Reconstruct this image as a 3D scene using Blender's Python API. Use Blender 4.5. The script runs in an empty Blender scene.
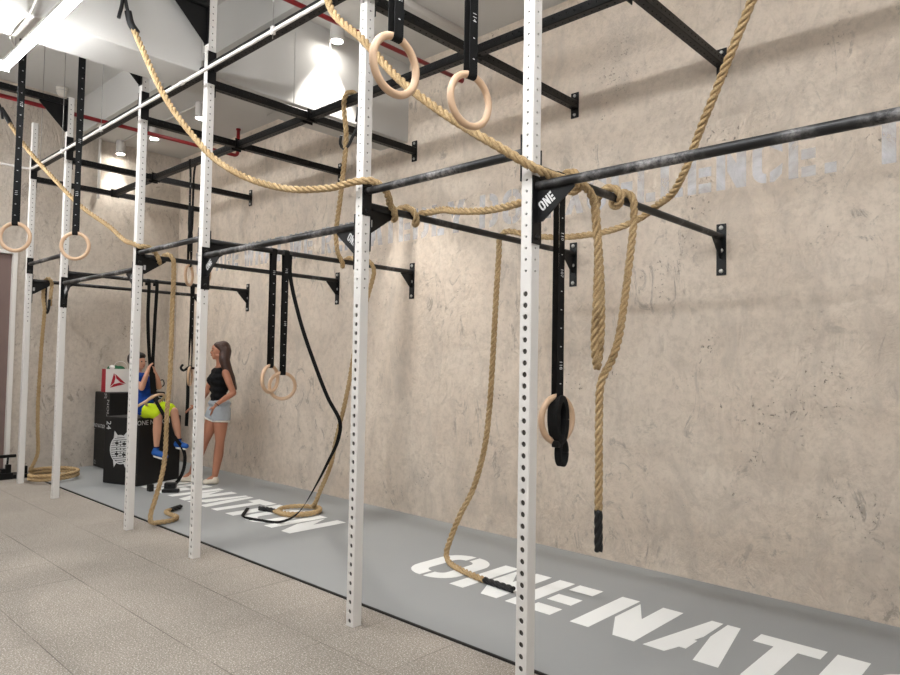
import bpy, bmesh, math, random
from mathutils import Vector, Matrix
random.seed(7)
C = bpy.context.scene.collection
PI = math.pi

# ------------------------------------------------------------------ helpers
def lin(r, g, b):
    f = lambda c: (c/255/12.92) if c/255 <= .04045 else ((c/255+.055)/1.055)**2.4
    return (f(r), f(g), f(b), 1)

class MB:
    """collects geometry in world coordinates, linked as one mesh by build()"""
    def __init__(s): s.v = []; s.f = []; s.sm = []
    def add(s, vs, fs, smooth=False):
        o = len(s.v); s.v += [Vector(v) for v in vs]
        s.f += [tuple(i+o for i in f) for f in fs]; s.sm += [smooth]*len(fs)
        return s
    def box(s, x0, x1, y0, y1, z0, z1):
        vs = [(x, y, z) for x in (x0, x1) for y in (y0, y1) for z in (z0, z1)]
        return s.add(vs, [(0,1,3,2),(4,6,7,5),(0,4,5,1),(2,3,7,6),(0,2,6,4),(1,5,7,3)])
    def obox(s, o, ax, ay, az):
        o, ax, ay, az = map(Vector, (o, ax, ay, az))
        vs = [o+ax*i+ay*j+az*k for i in (0,1) for j in (0,1) for k in (0,1)]
        return s.add(vs, [(0,1,3,2),(4,6,7,5),(0,4,5,1),(2,3,7,6),(0,2,6,4),(1,5,7,3)])
    def prism(s, poly, d):
        """polygon (3d points) extruded by vector d"""
        n = len(poly); d = Vector(d); p = [Vector(q) for q in poly]
        return s.add(p+[q+d for q in p], [tuple(range(n))[::-1], tuple(range(n, 2*n))]+[(i, (i+1) % n, (i+1) % n+n, i+n) for i in range(n)])
    def tube(s, pts, r, n=12, cap=True, closed=False):
        pts = [Vector(p) for p in pts]; fr = frames(pts, closed); m = len(pts); vs = []; fs = []
        rr = r if isinstance(r, (list, tuple)) else [r]*m
        for (p, (t, a, b)), q in zip(zip(pts, fr), rr):
            vs += [p+(a*math.cos(2*PI*k/n)+b*math.sin(2*PI*k/n))*q for k in range(n)]
        for i in range(m if closed else m-1):
            j = (i+1) % m
            for k in range(n):
                fs.append((i*n+k, i*n+(k+1) % n, j*n+(k+1) % n, j*n+k))
        if cap and not closed:
            fs += [tuple(range(n))[::-1], tuple(range((m-1)*n, m*n))]
        return s.add(vs, fs, True)
    def ribbon(s, pts, wdir, w, t=.003):
        """flat webbing; wdir one vector or a list of vectors"""
        pts = [Vector(p) for p in pts]; fr = frames(pts); m = len(pts)
        wd = [Vector(x) for x in wdir] if isinstance(wdir, list) else [Vector(wdir)]*m
        vs = []; fs = []
        for p, (tt, a, b), q in zip(pts, fr, wd):
            q = (q-tt*q.dot(tt)); q = q.normalized() if q.length > 1e-6 else a
            nn = tt.cross(q).normalized()
            vs += [p+q*w/2+nn*t/2, p-q*w/2+nn*t/2, p-q*w/2-nn*t/2, p+q*w/2-nn*t/2]
        for i in range(m-1):
            for k in range(4):
                fs.append((i*4+k, i*4+(k+1) % 4, (i+1)*4+(k+1) % 4, (i+1)*4+k))
        fs += [(3,2,1,0), tuple((m-1)*4+k for k in range(4))]
        return s.add(vs, fs)
    def ball(s, c, r, n=12):
        c = Vector(c); r = Vector((r,)*3) if isinstance(r, (int, float)) else Vector(r)
        vs = []; fs = []; h = n//2
        for i in range(h+1):
            th = PI*i/h
            for k in range(n):
                ph = 2*PI*k/n
                vs.append(c+Vector((r.x*math.sin(th)*math.cos(ph), r.y*math.sin(th)*math.sin(ph), r.z*math.cos(th))))
        for i in range(h):
            for k in range(n):
                fs.append((i*n+k, (i+1)*n+k, (i+1)*n+(k+1) % n, i*n+(k+1) % n))
        return s.add(vs, fs, True)
    def mesh(s, name, origin=(0,0,0)):
        me = bpy.data.meshes.new(name); o = Vector(origin)
        me.from_pydata([tuple(v-o) for v in s.v], [], s.f)
        me.polygons.foreach_set('use_smooth', s.sm)
        bm = bmesh.new(); bm.from_mesh(me); bmesh.ops.remove_doubles(bm, verts=bm.verts, dist=1e-6)
        bmesh.ops.recalc_face_normals(bm, faces=bm.faces); bm.to_mesh(me); bm.free()
        return me
    def build(s, name, mat, parent=None, bevel=0):
        w = world_loc(parent)
        o = bpy.data.objects.new(name, s.mesh(name, w)); C.objects.link(o)
        if mat: o.data.materials.append(mat)
        if parent: o.parent = parent
        if bevel:
            b = o.modifiers.new('bevel', 'BEVEL'); b.width = bevel; b.segments = 2; b.limit_method = 'ANGLE'
        return o

def world_loc(p):
    w = Vector((0,0,0))
    while p: w += Vector(p.location); p = p.parent
    return w

def frames(pts, closed=False):
    m = len(pts); T = []
    for i in range(m):
        a = pts[(i-1) % m] if (closed or i > 0) else pts[0]
        b = pts[(i+1) % m] if (closed or i < m-1) else pts[-1]
        d = b-a; T.append(d.normalized() if d.length > 1e-9 else Vector((0,0,1)))
    a = T[0].orthogonal().normalized(); out = []
    for i in range(m):
        a = a-T[i]*a.dot(T[i]); a = a.normalized() if a.length > 1e-6 else T[i].orthogonal().normalized()
        out.append((T[i], a, T[i].cross(a)))
    return out

def spline(pts, step=.02):
    """Catmull-Rom through the points, resampled evenly"""
    p = [Vector(q) for q in pts]; p = [p[0]*2-p[1]]+p+[p[-1]*2-p[-2]]; dense = []
    for i in range(1, len(p)-2):
        n = max(6, int((p[i+1]-p[i]).length/.004))
        n = min(n, 200)
        p0, p1, p2, p3 = p[i-1:i+3]
        t01 = max((p1-p0).length, 1e-4)**.5; t12 = max((p2-p1).length, 1e-4)**.5; t23 = max((p3-p2).length, 1e-4)**.5
        m1 = (p2-p1)+t12*((p1-p0)/t01-(p2-p0)/(t01+t12)); m2 = (p2-p1)+t12*((p3-p2)/t23-(p3-p1)/(t12+t23))
        for k in range(n):
            t = k/n
            dense.append((2*t**3-3*t*t+1)*p1+(t**3-2*t*t+t)*m1+(-2*t**3+3*t*t)*p2+(t**3-t*t)*m2)
    dense.append(p[-2]); out = [dense[0]]; acc = 0
    for a, b in zip(dense, dense[1:]):
        acc += (b-a).length
        if acc >= step: out.append(b); acc = 0
    if (out[-1]-dense[-1]).length > step*.3: out.append(dense[-1])
    return out

def wrap_y(x, z, r, y0, y1, a0, a1, n=None):
    """helix round a bar that runs along Y; angles in turns, 0 = +X, .25 = up"""
    n = n or max(4, int(abs(a1-a0)*10))
    return [(x+r*math.cos(2*PI*(a0+(a1-a0)*i/n)), y0+(y1-y0)*i/n, z+r*math.sin(2*PI*(a0+(a1-a0)*i/n))) for i in range(n+1)]

def tag(o, label, cat, group=None):
    o['label'] = label; o['category'] = cat
    if group: o['group'] = group
    return o
def thing(name, label, cat, loc=(0,0,0), group=None):
    o = bpy.data.objects.new(name, None); C.objects.link(o); o.location = loc; o.empty_display_size = .1
    return tag(o, label, cat, group)
def struct(name, mb, mat, bevel=0):
    o = mb.build(name, mat, None, bevel); o['kind'] = 'structure'; return o
def copy_tree(o, parent=None):
    c = o.copy(); C.objects.link(c); c.parent = parent
    for ch in list(o.children): copy_tree(ch, c)
    return c

# ------------------------------------------------------------------ materials
def mat(name, col, rough=.5, metal=0, spec=.5, bump=None, var=None, emit=None):
    m = bpy.data.materials.new(name); m.use_nodes = True; nt = m.node_tree; b = nt.nodes['Principled BSDF']
    b.inputs['Base Color'].default_value = col; b.inputs['Roughness'].default_value = rough
    b.inputs['Metallic'].default_value = metal; b.inputs['Specular IOR Level'].default_value = spec
    L = nt.links.new
    tc = nt.nodes.new('ShaderNodeTexCoord')
    if var:   # (scale, amount): gentle mottling of the thing's own colour
        n = nt.nodes.new('ShaderNodeTexNoise'); n.inputs['Scale'].default_value = var[0]; n.inputs['Detail'].default_value = 6
        L(tc.outputs['Object'], n.inputs['Vector'])
        mx = nt.nodes.new('ShaderNodeMixRGB'); mx.inputs[1].default_value = tuple(c*(1-var[1]) for c in col[:3])+(1,)
        mx.inputs[2].default_value = tuple(min(1, c*(1+var[1])) for c in col[:3])+(1,)
        L(n.outputs['Fac'], mx.inputs[0]); L(mx.outputs[0], b.inputs['Base Color'])
    if bump:
        n = nt.nodes.new('ShaderNodeTexNoise'); n.inputs['Scale'].default_value = bump[0]; n.inputs['Detail'].default_value = 8
        L(tc.outputs['Object'], n.inputs['Vector'])
        bp = nt.nodes.new('ShaderNodeBump'); bp.inputs['Strength'].default_value = bump[1]; bp.inputs['Distance'].default_value = .01
        L(n.outputs['Fac'], bp.inputs['Height']); L(bp.outputs[0], b.inputs['Normal'])
    if emit:
        b.inputs['Emission Color'].default_value = emit[0]; b.inputs['Emission Strength'].default_value = emit[1]
    return m

def node(nt, t, **k):
    n = nt.nodes.new(t)
    for a, v in k.items(): setattr(n, a, v)
    return n
def ramp(nt, src, p0, p1, c0=(0,0,0,1), c1=(1,1,1,1)):
    r = node(nt, 'ShaderNodeValToRGB'); e = r.color_ramp.elements
    e[0].position = p0; e[1].position = p1; e[0].color = c0; e[1].color = c1
    nt.links.new(src, r.inputs[0]); return r.outputs[0]
def mixc(nt, fac, a, b, mode='MIX'):
    m = node(nt, 'ShaderNodeMixRGB', blend_type=mode)
    for i, x in zip((0, 1, 2), (fac, a, b)):
        if hasattr(x, 'is_output'): nt.links.new(x, m.inputs[i])
        else: m.inputs[i].default_value = x
    return m.outputs[0]
def noise(nt, vec, scale, detail=6, rough=.55, dist=0):
    n = node(nt, 'ShaderNodeTexNoise'); n.inputs['Scale'].default_value = scale; n.inputs['Detail'].default_value = detail
    n.inputs['Roughness'].default_value = rough; n.inputs['Distortion'].default_value = dist
    nt.links.new(vec, n.inputs['Vector']); return n.outputs['Fac']

def concrete(name, base, light, grey):
    m = bpy.data.materials.new(name); m.use_nodes = True; nt = m.node_tree; b = nt.nodes['Principled BSDF']; L = nt.links.new
    b.inputs['Roughness'].default_value = .85; b.inputs['Specular IOR Level'].default_value = .25
    v = node(nt, 'ShaderNodeTexCoord').outputs['Object']
    mp = node(nt, 'ShaderNodeMapping'); mp.inputs['Scale'].default_value = (1, 1, .55); L(v, mp.inputs[0]); vs = mp.outputs[0]
    big = noise(nt, v, .9, 5, .6, .4); mid = noise(nt, vs, 3.2, 8, .65, .8); fine = noise(nt, v, 22, 8, .7)
    c = mixc(nt, ramp(nt, big, .35, .68), base, light)
    g = ramp(nt, mid, .5, .72); c = mixc(nt, g, c, grey)
    mm = node(nt, 'ShaderNodeMath', operation='MULTIPLY'); mm.inputs[1].default_value = .75
    L(ramp(nt, fine, .45, .75), mm.inputs[0]); c = mixc(nt, mm.outputs[0], c, tuple(x*.74 for x in base[:3])+(1,))
    # trowel streaks and dark pits in clusters
    st = noise(nt, vs, 5, 10, .75, 2.2); cl = noise(nt, v, 1.3, 3, .5)
    s1 = ramp(nt, st, .555, .62); s2 = ramp(nt, cl, .42, .58)
    sm = node(nt, 'ShaderNodeMath', operation='MULTIPLY'); L(s1, sm.inputs[0]); L(s2, sm.inputs[1])
    s3 = node(nt, 'ShaderNodeMath', operation='MULTIPLY'); L(sm.outputs[0], s3.inputs[0]); s3.inputs[1].default_value = .65
    c = mixc(nt, s3.outputs[0], c, tuple(x*.55 for x in grey[:3])+(1,))
    pit = noise(nt, v, 48, 4, .6); pc = noise(nt, v, 1.9, 4, .6, .5)
    p1 = ramp(nt, pit, .63, .68); p2 = ramp(nt, pc, .56, .64)
    pm = node(nt, 'ShaderNodeMath', operation='MULTIPLY'); L(p1, pm.inputs[0]); L(p2, pm.inputs[1])
    p3 = node(nt, 'ShaderNodeMath', operation='MULTIPLY'); L(pm.outputs[0], p3.inputs[0]); p3.inputs[1].default_value = .85
    c = mixc(nt, p3.outputs[0], c, tuple(x*.3 for x in grey[:3])+(1,))
    L(c, b.inputs['Base Color'])
    h1 = noise(nt, vs, 8.5, 12, .74, 1.3)
    bp = node(nt, 'ShaderNodeBump'); bp.inputs['Strength'].default_value = .8; bp.inputs['Distance'].default_value = .035
    ad = node(nt, 'ShaderNodeMath', operation='SUBTRACT'); L(h1, ad.inputs[0]); L(p3.outputs[0], ad.inputs[1])
    L(ad.outputs[0], bp.inputs['Height']); L(bp.outputs[0], b.inputs['Normal'])
    return m, c

WALL_M, _ = concrete('beige_plaster', lin(213,197,180), lin(223,210,195), lin(193,181,168))
BACK_M, _ = concrete('grey_plaster', lin(196,184,170), lin(208,198,186), lin(178,168,156))

def floor_mat():
    m = bpy.data.materials.new('rubber_tiles'); m.use_nodes = True; nt = m.node_tree; b = nt.nodes['Principled BSDF']; L = nt.links.new
    b.inputs['Roughness'].default_value = .7; b.inputs['Specular IOR Level'].default_value = .3
    v = node(nt, 'ShaderNodeTexCoord').outputs['Object']
    sep = node(nt, 'ShaderNodeSeparateXYZ'); L(v, sep.inputs[0])
    def M(op, a, bb=None, cc=None):
        n = node(nt, 'ShaderNodeMath', operation=op)
        for i, x in enumerate((a, bb, cc)):
            if x is None: continue
            if hasattr(x, 'is_output'): L(x, n.inputs[i])
            else: n.inputs[i].default_value = x
        return n.outputs[0]
    def joint(c, off, pitch, w):
        fr = M('FRACT', M('DIVIDE', M('SUBTRACT', c, off), pitch)); d = M('MULTIPLY', M('ABSOLUTE', M('SUBTRACT', fr, .5)), pitch)
        return M('GREATER_THAN', d, pitch/2-w), M('FLOOR', M('DIVIDE', M('SUBTRACT', c, off), pitch))
    jy, iy = joint(sep.outputs[1], .235, .5035, .0028); jx, ix = joint(sep.outputs[0], -3.03, .486, .0026)
    cmb = node(nt, 'ShaderNodeCombineXYZ'); L(ix, cmb.inputs[0]); L(iy, cmb.inputs[1])
    wn = node(nt, 'ShaderNodeTexWhiteNoise', noise_dimensions='2D'); L(cmb.outputs[0], wn.inputs['Vector'])
    jxs = M('MULTIPLY', jx, M('MULTIPLY', M('GREATER_THAN', wn.outputs['Value'], .3), .9))
    soft = ramp(nt, noise(nt, v, 1.1, 2), .38, .6)
    j = M('MULTIPLY', M('MAXIMUM', jy, jxs), M('ADD', .25, M('MULTIPLY', soft, .6)))
    sp = noise(nt, v, 130, 3, .6); big = noise(nt, v, 1.6, 5, .6)
    c = mixc(nt, ramp(nt, big, .3, .7), lin(140,132,122), lin(154,145,135))
    c = mixc(nt, ramp(nt, sp, .54, .66), c, lin(216,210,202))
    sp2 = noise(nt, v, 115, 3, .6); c = mixc(nt, ramp(nt, sp2, .56, .68), c, lin(98,92,85))
    tone = M('ADD', .94, M('MULTIPLY', wn.outputs['Value'], .09))
    tc = node(nt, 'ShaderNodeCombineXYZ')
    for i in range(3): L(tone, tc.inputs[i])
    c = mixc(nt, 1.0, c, tc.outputs[0], 'MULTIPLY')
    c = mixc(nt, j, c, lin(70,62,56)); L(c, b.inputs['Base Color'])
    bp = node(nt, 'ShaderNodeBump'); bp.inputs['Strength'].default_value = .25; bp.inputs['Distance'].default_value = .004
    L(sp, bp.inputs['Height']); L(bp.outputs[0], b.inputs['Normal'])
    return m
FLOOR_M = floor_mat()

def chalk_mat(name, lo, hi, amt):
    m = bpy.data.materials.new(name); m.use_nodes = True; nt = m.node_tree; b = nt.nodes['Principled BSDF']; L = nt.links.new
    b.inputs['Roughness'].default_value = .5
    v = node(nt, 'ShaderNodeTexCoord').outputs['Object']
    a = ramp(nt, noise(nt, v, 2.6, 3), lo, hi); f = ramp(nt, noise(nt, v, 38, 8, .75), .40, .64)
    mm = node(nt, 'ShaderNodeMath', operation='MULTIPLY'); L(a, mm.inputs[0]); L(f, mm.inputs[1])
    m2 = node(nt, 'ShaderNodeMath', operation='MULTIPLY'); L(mm.outputs[0], m2.inputs[0]); m2.inputs[1].default_value = amt
    L(mixc(nt, m2.outputs[0], lin(14,14,15), lin(205,200,198)), b.inputs['Base Color'])
    return m
CHALK = chalk_mat('chalky_black_steel', .47, .68, .6)
CHALK_LESS = chalk_mat('lightly_chalked_black_steel', .54, .74, .5)

def rope_mat():
    m = bpy.data.materials.new('manila_rope'); m.use_nodes = True; nt = m.node_tree; b = nt.nodes['Principled BSDF']; L = nt.links.new
    b.inputs['Roughness'].default_value = .8; b.inputs['Specular IOR Level'].default_value = .3
    v = node(nt, 'ShaderNodeTexCoord').outputs['Object']
    n = noise(nt, v, 6, 4); f = noise(nt, v, 160, 4, .7)
    c = mixc(nt, ramp(nt, n, .3, .7), lin(174,147,107), lin(197,172,132)); c = mixc(nt, ramp(nt, f, .45, .72), c, lin(120,92,58))
    L(c, b.inputs['Base Color'])
    bp = node(nt, 'ShaderNodeBump'); bp.inputs['Strength'].default_value = .5; bp.inputs['Distance'].default_value = .003
    L(f, bp.inputs['Height']); L(bp.outputs[0], b.inputs['Normal'])
    return m
ROPE = rope_mat()

def worn_paint(name, col, lo, hi):
    m = bpy.data.materials.new(name); m.use_nodes = True; nt = m.node_tree; b = nt.nodes['Principled BSDF']; L = nt.links.new
    b.inputs['Base Color'].default_value = col; b.inputs['Roughness'].default_value = .6
    v = node(nt, 'ShaderNodeTexCoord').outputs['Object']
    a = noise(nt, v, 4, 8, .7, .6)
    L(ramp(nt, a, .3, .65, (lo,)*3+(1,), (hi,)*3+(1,)), b.inputs['Alpha'])
    return m
WALL_PAINT = worn_paint('worn_grey_paint', lin(212,212,216), .12, .8)

def webbing_mat():
    return mat('black_webbing', lin(11,11,12), .75, 0, .25, bump=(220,.3))

WHITE_STEEL = mat('white_powder_coat', lin(218,215,211), .4, 0, .45)
BLACK_STEEL = mat('black_steel', lin(14,14,15), .45, 0, .3, var=(9,.25))
WHITE_PLASTER = mat('white_painted_concrete', lin(190,188,184), .8, 0, .25, var=(1.7,.035), bump=(14,.12))
MAT_GREY = mat('grey_rubber_mat', lin(150,152,152), .55, 0, .35, var=(1.4,.05), bump=(90,.05))
MAT_EDGE = mat('mat_edge_black', lin(22,20,19), .7)
MAT_WHITE = mat('white_floor_paint', lin(236,237,235), .55, 0, .35, var=(3,.03))
WEB = webbing_mat()
PRINT = mat('white_print', lin(205,205,205), .7)
WOOD = mat('birch_wood', lin(204,172,142), .45, 0, .4, var=(18,.07))
RED = mat('red_pipe_paint', lin(128,16,24), .4)
CONDUIT = mat('white_conduit', lin(218,214,209), .45)
ROD = mat('galvanised_rod', lin(150,148,144), .4, .7)
BOLT = mat('zinc_bolt', lin(190,188,184), .35, .6)
BOLT_B = mat('black_bolt', lin(20,20,20), .4, .3)
SLEEVE = mat('black_heat_shrink', lin(20,20,21), .55, 0, .4, bump=(60,.4))
TUBE_E = mat('tube_light_diffuser', lin(250,250,248), .5, emit=((.97,.985,1,1), 31))
TUBE_FILL = mat('fill_tube_diffuser', lin(250,250,248), .5, emit=((.97,.985,1,1), 27))
SPOT_E = mat('spot_lens', lin(250,250,248), .5, emit=((1,.97,.92,1), 40))
HOUSING = mat('pale_grey_housing', lin(196,192,188), .5)
VINYL = mat('black_vinyl', lin(12,12,13), .55, 0, .4, bump=(120,.12))
SKIN = mat('tanned_skin', lin(178,122,96), .5, 0, .4, var=(7,.05))
SKIN_B = mat('child_skin', lin(196,146,120), .5, 0, .4, var=(7,.04))
HAIR = mat('long_brown_hair', lin(58,34,24), .45, 0, .5, var=(30,.3), bump=(70,.5))
HAIR_B = mat('dark_hair', lin(30,22,18), .5, 0, .5, bump=(60,.5))
TOP_M = mat('black_cotton', lin(18,18,20), .85, 0, .2, bump=(30,.15))
DENIM = mat('washed_denim', lin(170,176,182), .85, 0, .2, var=(16,.2), bump=(150,.2))
SHOE = mat('cream_canvas', lin(216,206,190), .8, 0, .2)
LACE = mat('shoe_laces', lin(238,234,226), .8)
BLUE = mat('royal_blue_cotton', lin(24,62,140), .85, 0, .2, var=(14,.2))
NAVY = mat('navy_cotton', lin(22,32,70), .85, 0, .2)
NEON = mat('neon_yellow_cotton', lin(206,232,40), .8, 0, .2)
BSHOE = mat('blue_trainer', lin(30,84,158), .6, 0, .3)
DARK = mat('dark_eye', lin(26,20,18), .3)
LIP = mat('lips', lin(160,84,76), .5)
PAPER = mat('white_paper_bag', lin(226,222,218), .6)
BAG_RED = mat('red_print', lin(168,22,44), .55)
GREEN = mat('green_fabric', lin(30,96,62), .8)
DOOR_M = mat('brown_door', lin(122,102,96), .5, var=(5,.12))
TRIM_M = mat('white_trim', lin(226,222,216), .5)
SMOKE = mat('ivory_plastic', lin(222,216,206), .5)

# ------------------------------------------------------------------ camera and view
cam = bpy.data.cameras.new('camera'); co = bpy.data.objects.new('camera', cam); C.objects.link(co)
cam.sensor_width = 36; cam.lens = 692.39*36/900; cam.clip_start = .02
Fv = Vector((-0.683867, 0.728538, 0.039470)); Rv = Vector((0.729465, 0.683798, 0.017333)); Uv = Vector((0.014362, -0.040645, 0.999071))
M4 = Matrix.Identity(4)
for i in range(3): M4[i][0] = Rv[i]; M4[i][1] = Uv[i]; M4[i][2] = -Fv[i]; M4[i][3] = (1.82168, -2.44599, 1.42075)[i]
co.matrix_world = M4
sc = bpy.context.scene; sc.camera = co
sc.view_settings.view_transform = 'Standard'; sc.view_settings.look = 'None'; sc.view_settings.gamma = 1
sc.view_settings.use_curve_mapping = False; sc.view_settings.exposure = 1.74
sc.cycles.use_denoising = True; sc.cycles.max_bounces = 8; sc.cycles.diffuse_bounces = 5
w = bpy.data.worlds.new('world'); sc.world = w; w.use_nodes = True
w.node_tree.nodes['Background'].inputs[0].default_value = (.8, .82, .85, 1); w.node_tree.nodes['Background'].inputs[1].default_value = .02

# ------------------------------------------------------------------ the room
WY = 2.1163; BX = -7.883; ZS = 4.345; ZC = 4.8; FX = 5.0; FY = -6.0
struct('floor', MB().box(BX-.3, FX, FY, WY+.15, -.12, 0), FLOOR_M)
struct('wall_right', MB().box(BX-.3, FX, WY, WY+.2, 0, ZC+.1), WALL_M)
struct('wall_back', MB().box(BX-.2, BX, .075, WY, 0, ZC+.1).box(BX-.2, BX, -.95, .075, 2.72, ZC+.1).box(BX-.2, BX, FY, -.95, 0, ZC+.1), BACK_M)
struct('wall_left', MB().box(BX-.2, FX, FY-.2, FY, 0, ZC+.1), WHITE_PLASTER)
struct('wall_front', MB().box(FX, FX+.2, FY-.2, WY+.2, 0, ZC+.1), WHITE_PLASTER)
struct('ceiling', MB().box(BX-.2, FX, FY, .72, ZC, ZC+.15).box(BX-.2, FX, .72, WY+.15, ZS, ZC+.15), WHITE_PLASTER)
beam_b = MB().box(-3.49, -3.07, FY, -.01, 3.58, ZC+.05).box(-3.49, -3.07, .80, WY+.05, 3.58, ZS+.05)
beam_b.prism([(-3.49, -.012, 3.58), (-3.49, .802, 3.58), (-3.49, .802, 4.24), (-3.49, .1, 3.69), (-3.49, -.012, 3.60)], (.42, 0, 0))
struct('trim_1', beam_b, WHITE_PLASTER, .012)
struct('trim_2', MB().box(-5.03, -4.51, FY, -.76, 4.2, ZC+.05), WHITE_PLASTER, .01)
# doorway in the back wall, left edge of the picture
struct('door_1', MB().box(BX-.12, BX-.06, -.93, .055, .005, 2.70), DOOR_M)
struct('trim_3', MB().box(BX-.1, BX+.015, .04, .085, 0, 2.73).box(BX-.1, BX+.015, -.96, .04, 2.69, 2.73).box(BX-.1, BX+.015, -.99, -.95, 0, 2.73), TRIM_M)

# ------------------------------------------------------------------ block lettering (stencil capitals, unit height)
def half_ring(w, side, st, h0=0, h1=1, n=7):
    """left (-1) or right (+1) half of a rounded block O"""
    r = w*.45; out = []; inn = []; ri = max(r-st, .02)
    for k in range(n+1):
        a = PI/2*k/n
        out.append((r-r*math.cos(a), h1-r+r*math.sin(a))); inn.append((st+ri-ri*math.cos(a), h1-st-ri+ri*math.sin(a)))
    top = out; tin = inn
    bot = [(x, h0+h1-y) for x, y in out[::-1]]; bin_ = [(x, h0+h1-y) for x, y in inn[::-1]]
    e = w/2-.025
    p = bot+top+[(e, h1), (e, h1-st)]+tin[::-1]+bin_[::-1]+[(e, h0+st), (e, h0)]
    p = [(min(x, e), y) for x, y in p]
    return [(x, y) if side < 0 else (w-x, y) for x, y in p]
S = .2
def glyph(ch):
    """list of polygons and the width"""
    if ch == 'I': return [[(0,0),(S,0),(S,1),(0,1)]], S
    if ch == 'L': return [[(0,0),(S,0),(S,1),(0,1)], [(S+.05,0),(.52,0),(.52,.22),(S+.05,.22)]], .52
    if ch == 'T': return [[(0,.78),(.19,.78),(.19,0),(.40,0),(.40,.78),(.59,.78),(.59,1),(0,1)]], .59
    if ch == 'E': return [[(0,0),(S,0),(S,1),(0,1)]]+[[(S+.06,y),(.55,y),(.55,y+.22),(S+.06,y+.22)] for y in (0,.37,.78)], .55
    if ch == 'N': return [[(0,0),(S,0),(S,1),(0,1)], [(.45,0),(.66,0),(.66,1),(.45,1),(.45,.55),(.24,.93),(.24,.42)]], .66
    if ch == 'A': return [[(0,0),(.20,0),(.25,.18),(.31,.18),(.31,.42),(.28,.42),(.31,.55),(.31,1),(.2,1)], [(.35,1),(.47,1),(.66,0),(.45,0),(.35,.6)]], .66
    if ch == 'O': return [half_ring(.66,-1,S), half_ring(.66,1,S)], .66
    if ch == 'D': return [[(0,0),(S,0),(S,1),(0,1)], half_ring(.66,1,S)], .66
    if ch == 'C': return [half_ring(.62,-1,S), [(.36,.78),(.62,.62),(.6,.85),(.45,1),(.36,1)], [(.36,.22),(.62,.38),(.6,.15),(.45,0),(.36,0)]], .62
    if ch == 'X': return [[(0,0),(.22,0),(.36,.36),(.25,.55)], [(.63,0),(.41,0),(.05,1),(.27,1)], [(.6,1),(.38,1),(.33,.84),(.43,.56)]], .63
    if ch == 'Y': return [[(.22,0),(.43,0),(.43,.42),(.65,1),(.43,1),(.325,.65),(.22,.42)], [(0,1),(.21,1),(.28,.78),(.2,.45)]], .65
    if ch == 'W': return [[(.0,1),(.2,1),(.27,.45),(.27,0),(.14,0)], [(.31,0),(.44,0),(.5,.45),(.56,0),(.7,0),(.84,1),(.64,1),(.58,.45),(.52,1),(.36,1),(.31,.6)]], .84
    if ch == 'H': return [[(0,0),(S,0),(S,1),(0,1)], [(.25,.4),(.42,.4),(.42,0),(.62,0),(.62,1),(.42,1),(.42,.62),(.25,.62)]], .62
    if ch in 'RP':
        p = [[(0,0),(S,0),(S,1),(0,1)], [(S+.05,1),(.45,1),(.6,.88),(.6,.52),(.45,.4),(S+.05,.4),(S+.05,.58),(.38,.6),(.38,.8),(S+.05,.8)]]
        if ch == 'R': p.append([(.33,.36),(.45,.36),(.62,0),(.42,0)])
        return p, .62
    if ch == '.': return [[(0,0),(.22,0),(.22,.22),(0,.22)]], .22
    return [], .3

def fill_mesh(polys, to3, d=None):
    """polygons (2d, may be concave) triangulated and mapped to 3d; extruded by d when given"""
    from mathutils.geometry import tessellate_polygon
    mb = MB()
    for p in polys:
        tris = tessellate_polygon([[Vector((x, y, 0)) for x, y in p]])
        q = [Vector(to3(x, y)) for x, y in p]; n = len(q)
        if d is None: mb.add(q, tris)
        else:
            dv = Vector(d)
            mb.add(q+[a+dv for a in q], [t for t in tris]+[tuple(i+n for i in t)[::-1] for t in tris]+[(i, (i+1) % n, (i+1) % n+n, i+n) for i in range(n)])
    return mb
def word(txt, h, gap=.09, sx=1.0):
    """polygons of a word, cap height h, from x = 0; returns the list and its width"""
    x = 0; out = []
    for ch in txt:
        g, wd = glyph(ch)
        out += [[((px+0)*h*sx+x, py*h) for px, py in p] for p in g]
        x += (wd*sx+gap)*h
    return out, x-gap*h

# ------------------------------------------------------------------ grey mat along the wall, with its painted words
MZ = .012
mt = thing('gym_mat', 'long grey rubber mat with white block words lying along the concrete wall', 'mat', (-2, 1.1, 0))
MB().box(BX+.005, FX-.1, .2335, WY-.004, 0, MZ).build('mat_sheet', MAT_GREY, mt)
MB().box(BX+.005, FX-.1, .2215, .2335, 0, MZ*.9).build('mat_edging', MAT_EDGE, mt)
place = [('O', -1.718, .408), ('N', -1.257, .392), ('E', -.80, .325), ('N', -.341, .391), ('A', .098, .388), ('T', .483, .322), ('I', .85, .145), ('O', 1.05, .41), ('N', 1.51, .39)]
for k, dx in enumerate((0, -4.955)):
    for ch, x, wd in place:
        g, gw = glyph(ch)
        fill_mesh([[(x+dx+px/gw*wd, .865+py*.585) for px, py in p] for p in g], lambda x, y: (x, y, MZ+.0012)).build('painted_letter', MAT_WHITE, mt)['label'] = 'white painted block letter'

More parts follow.
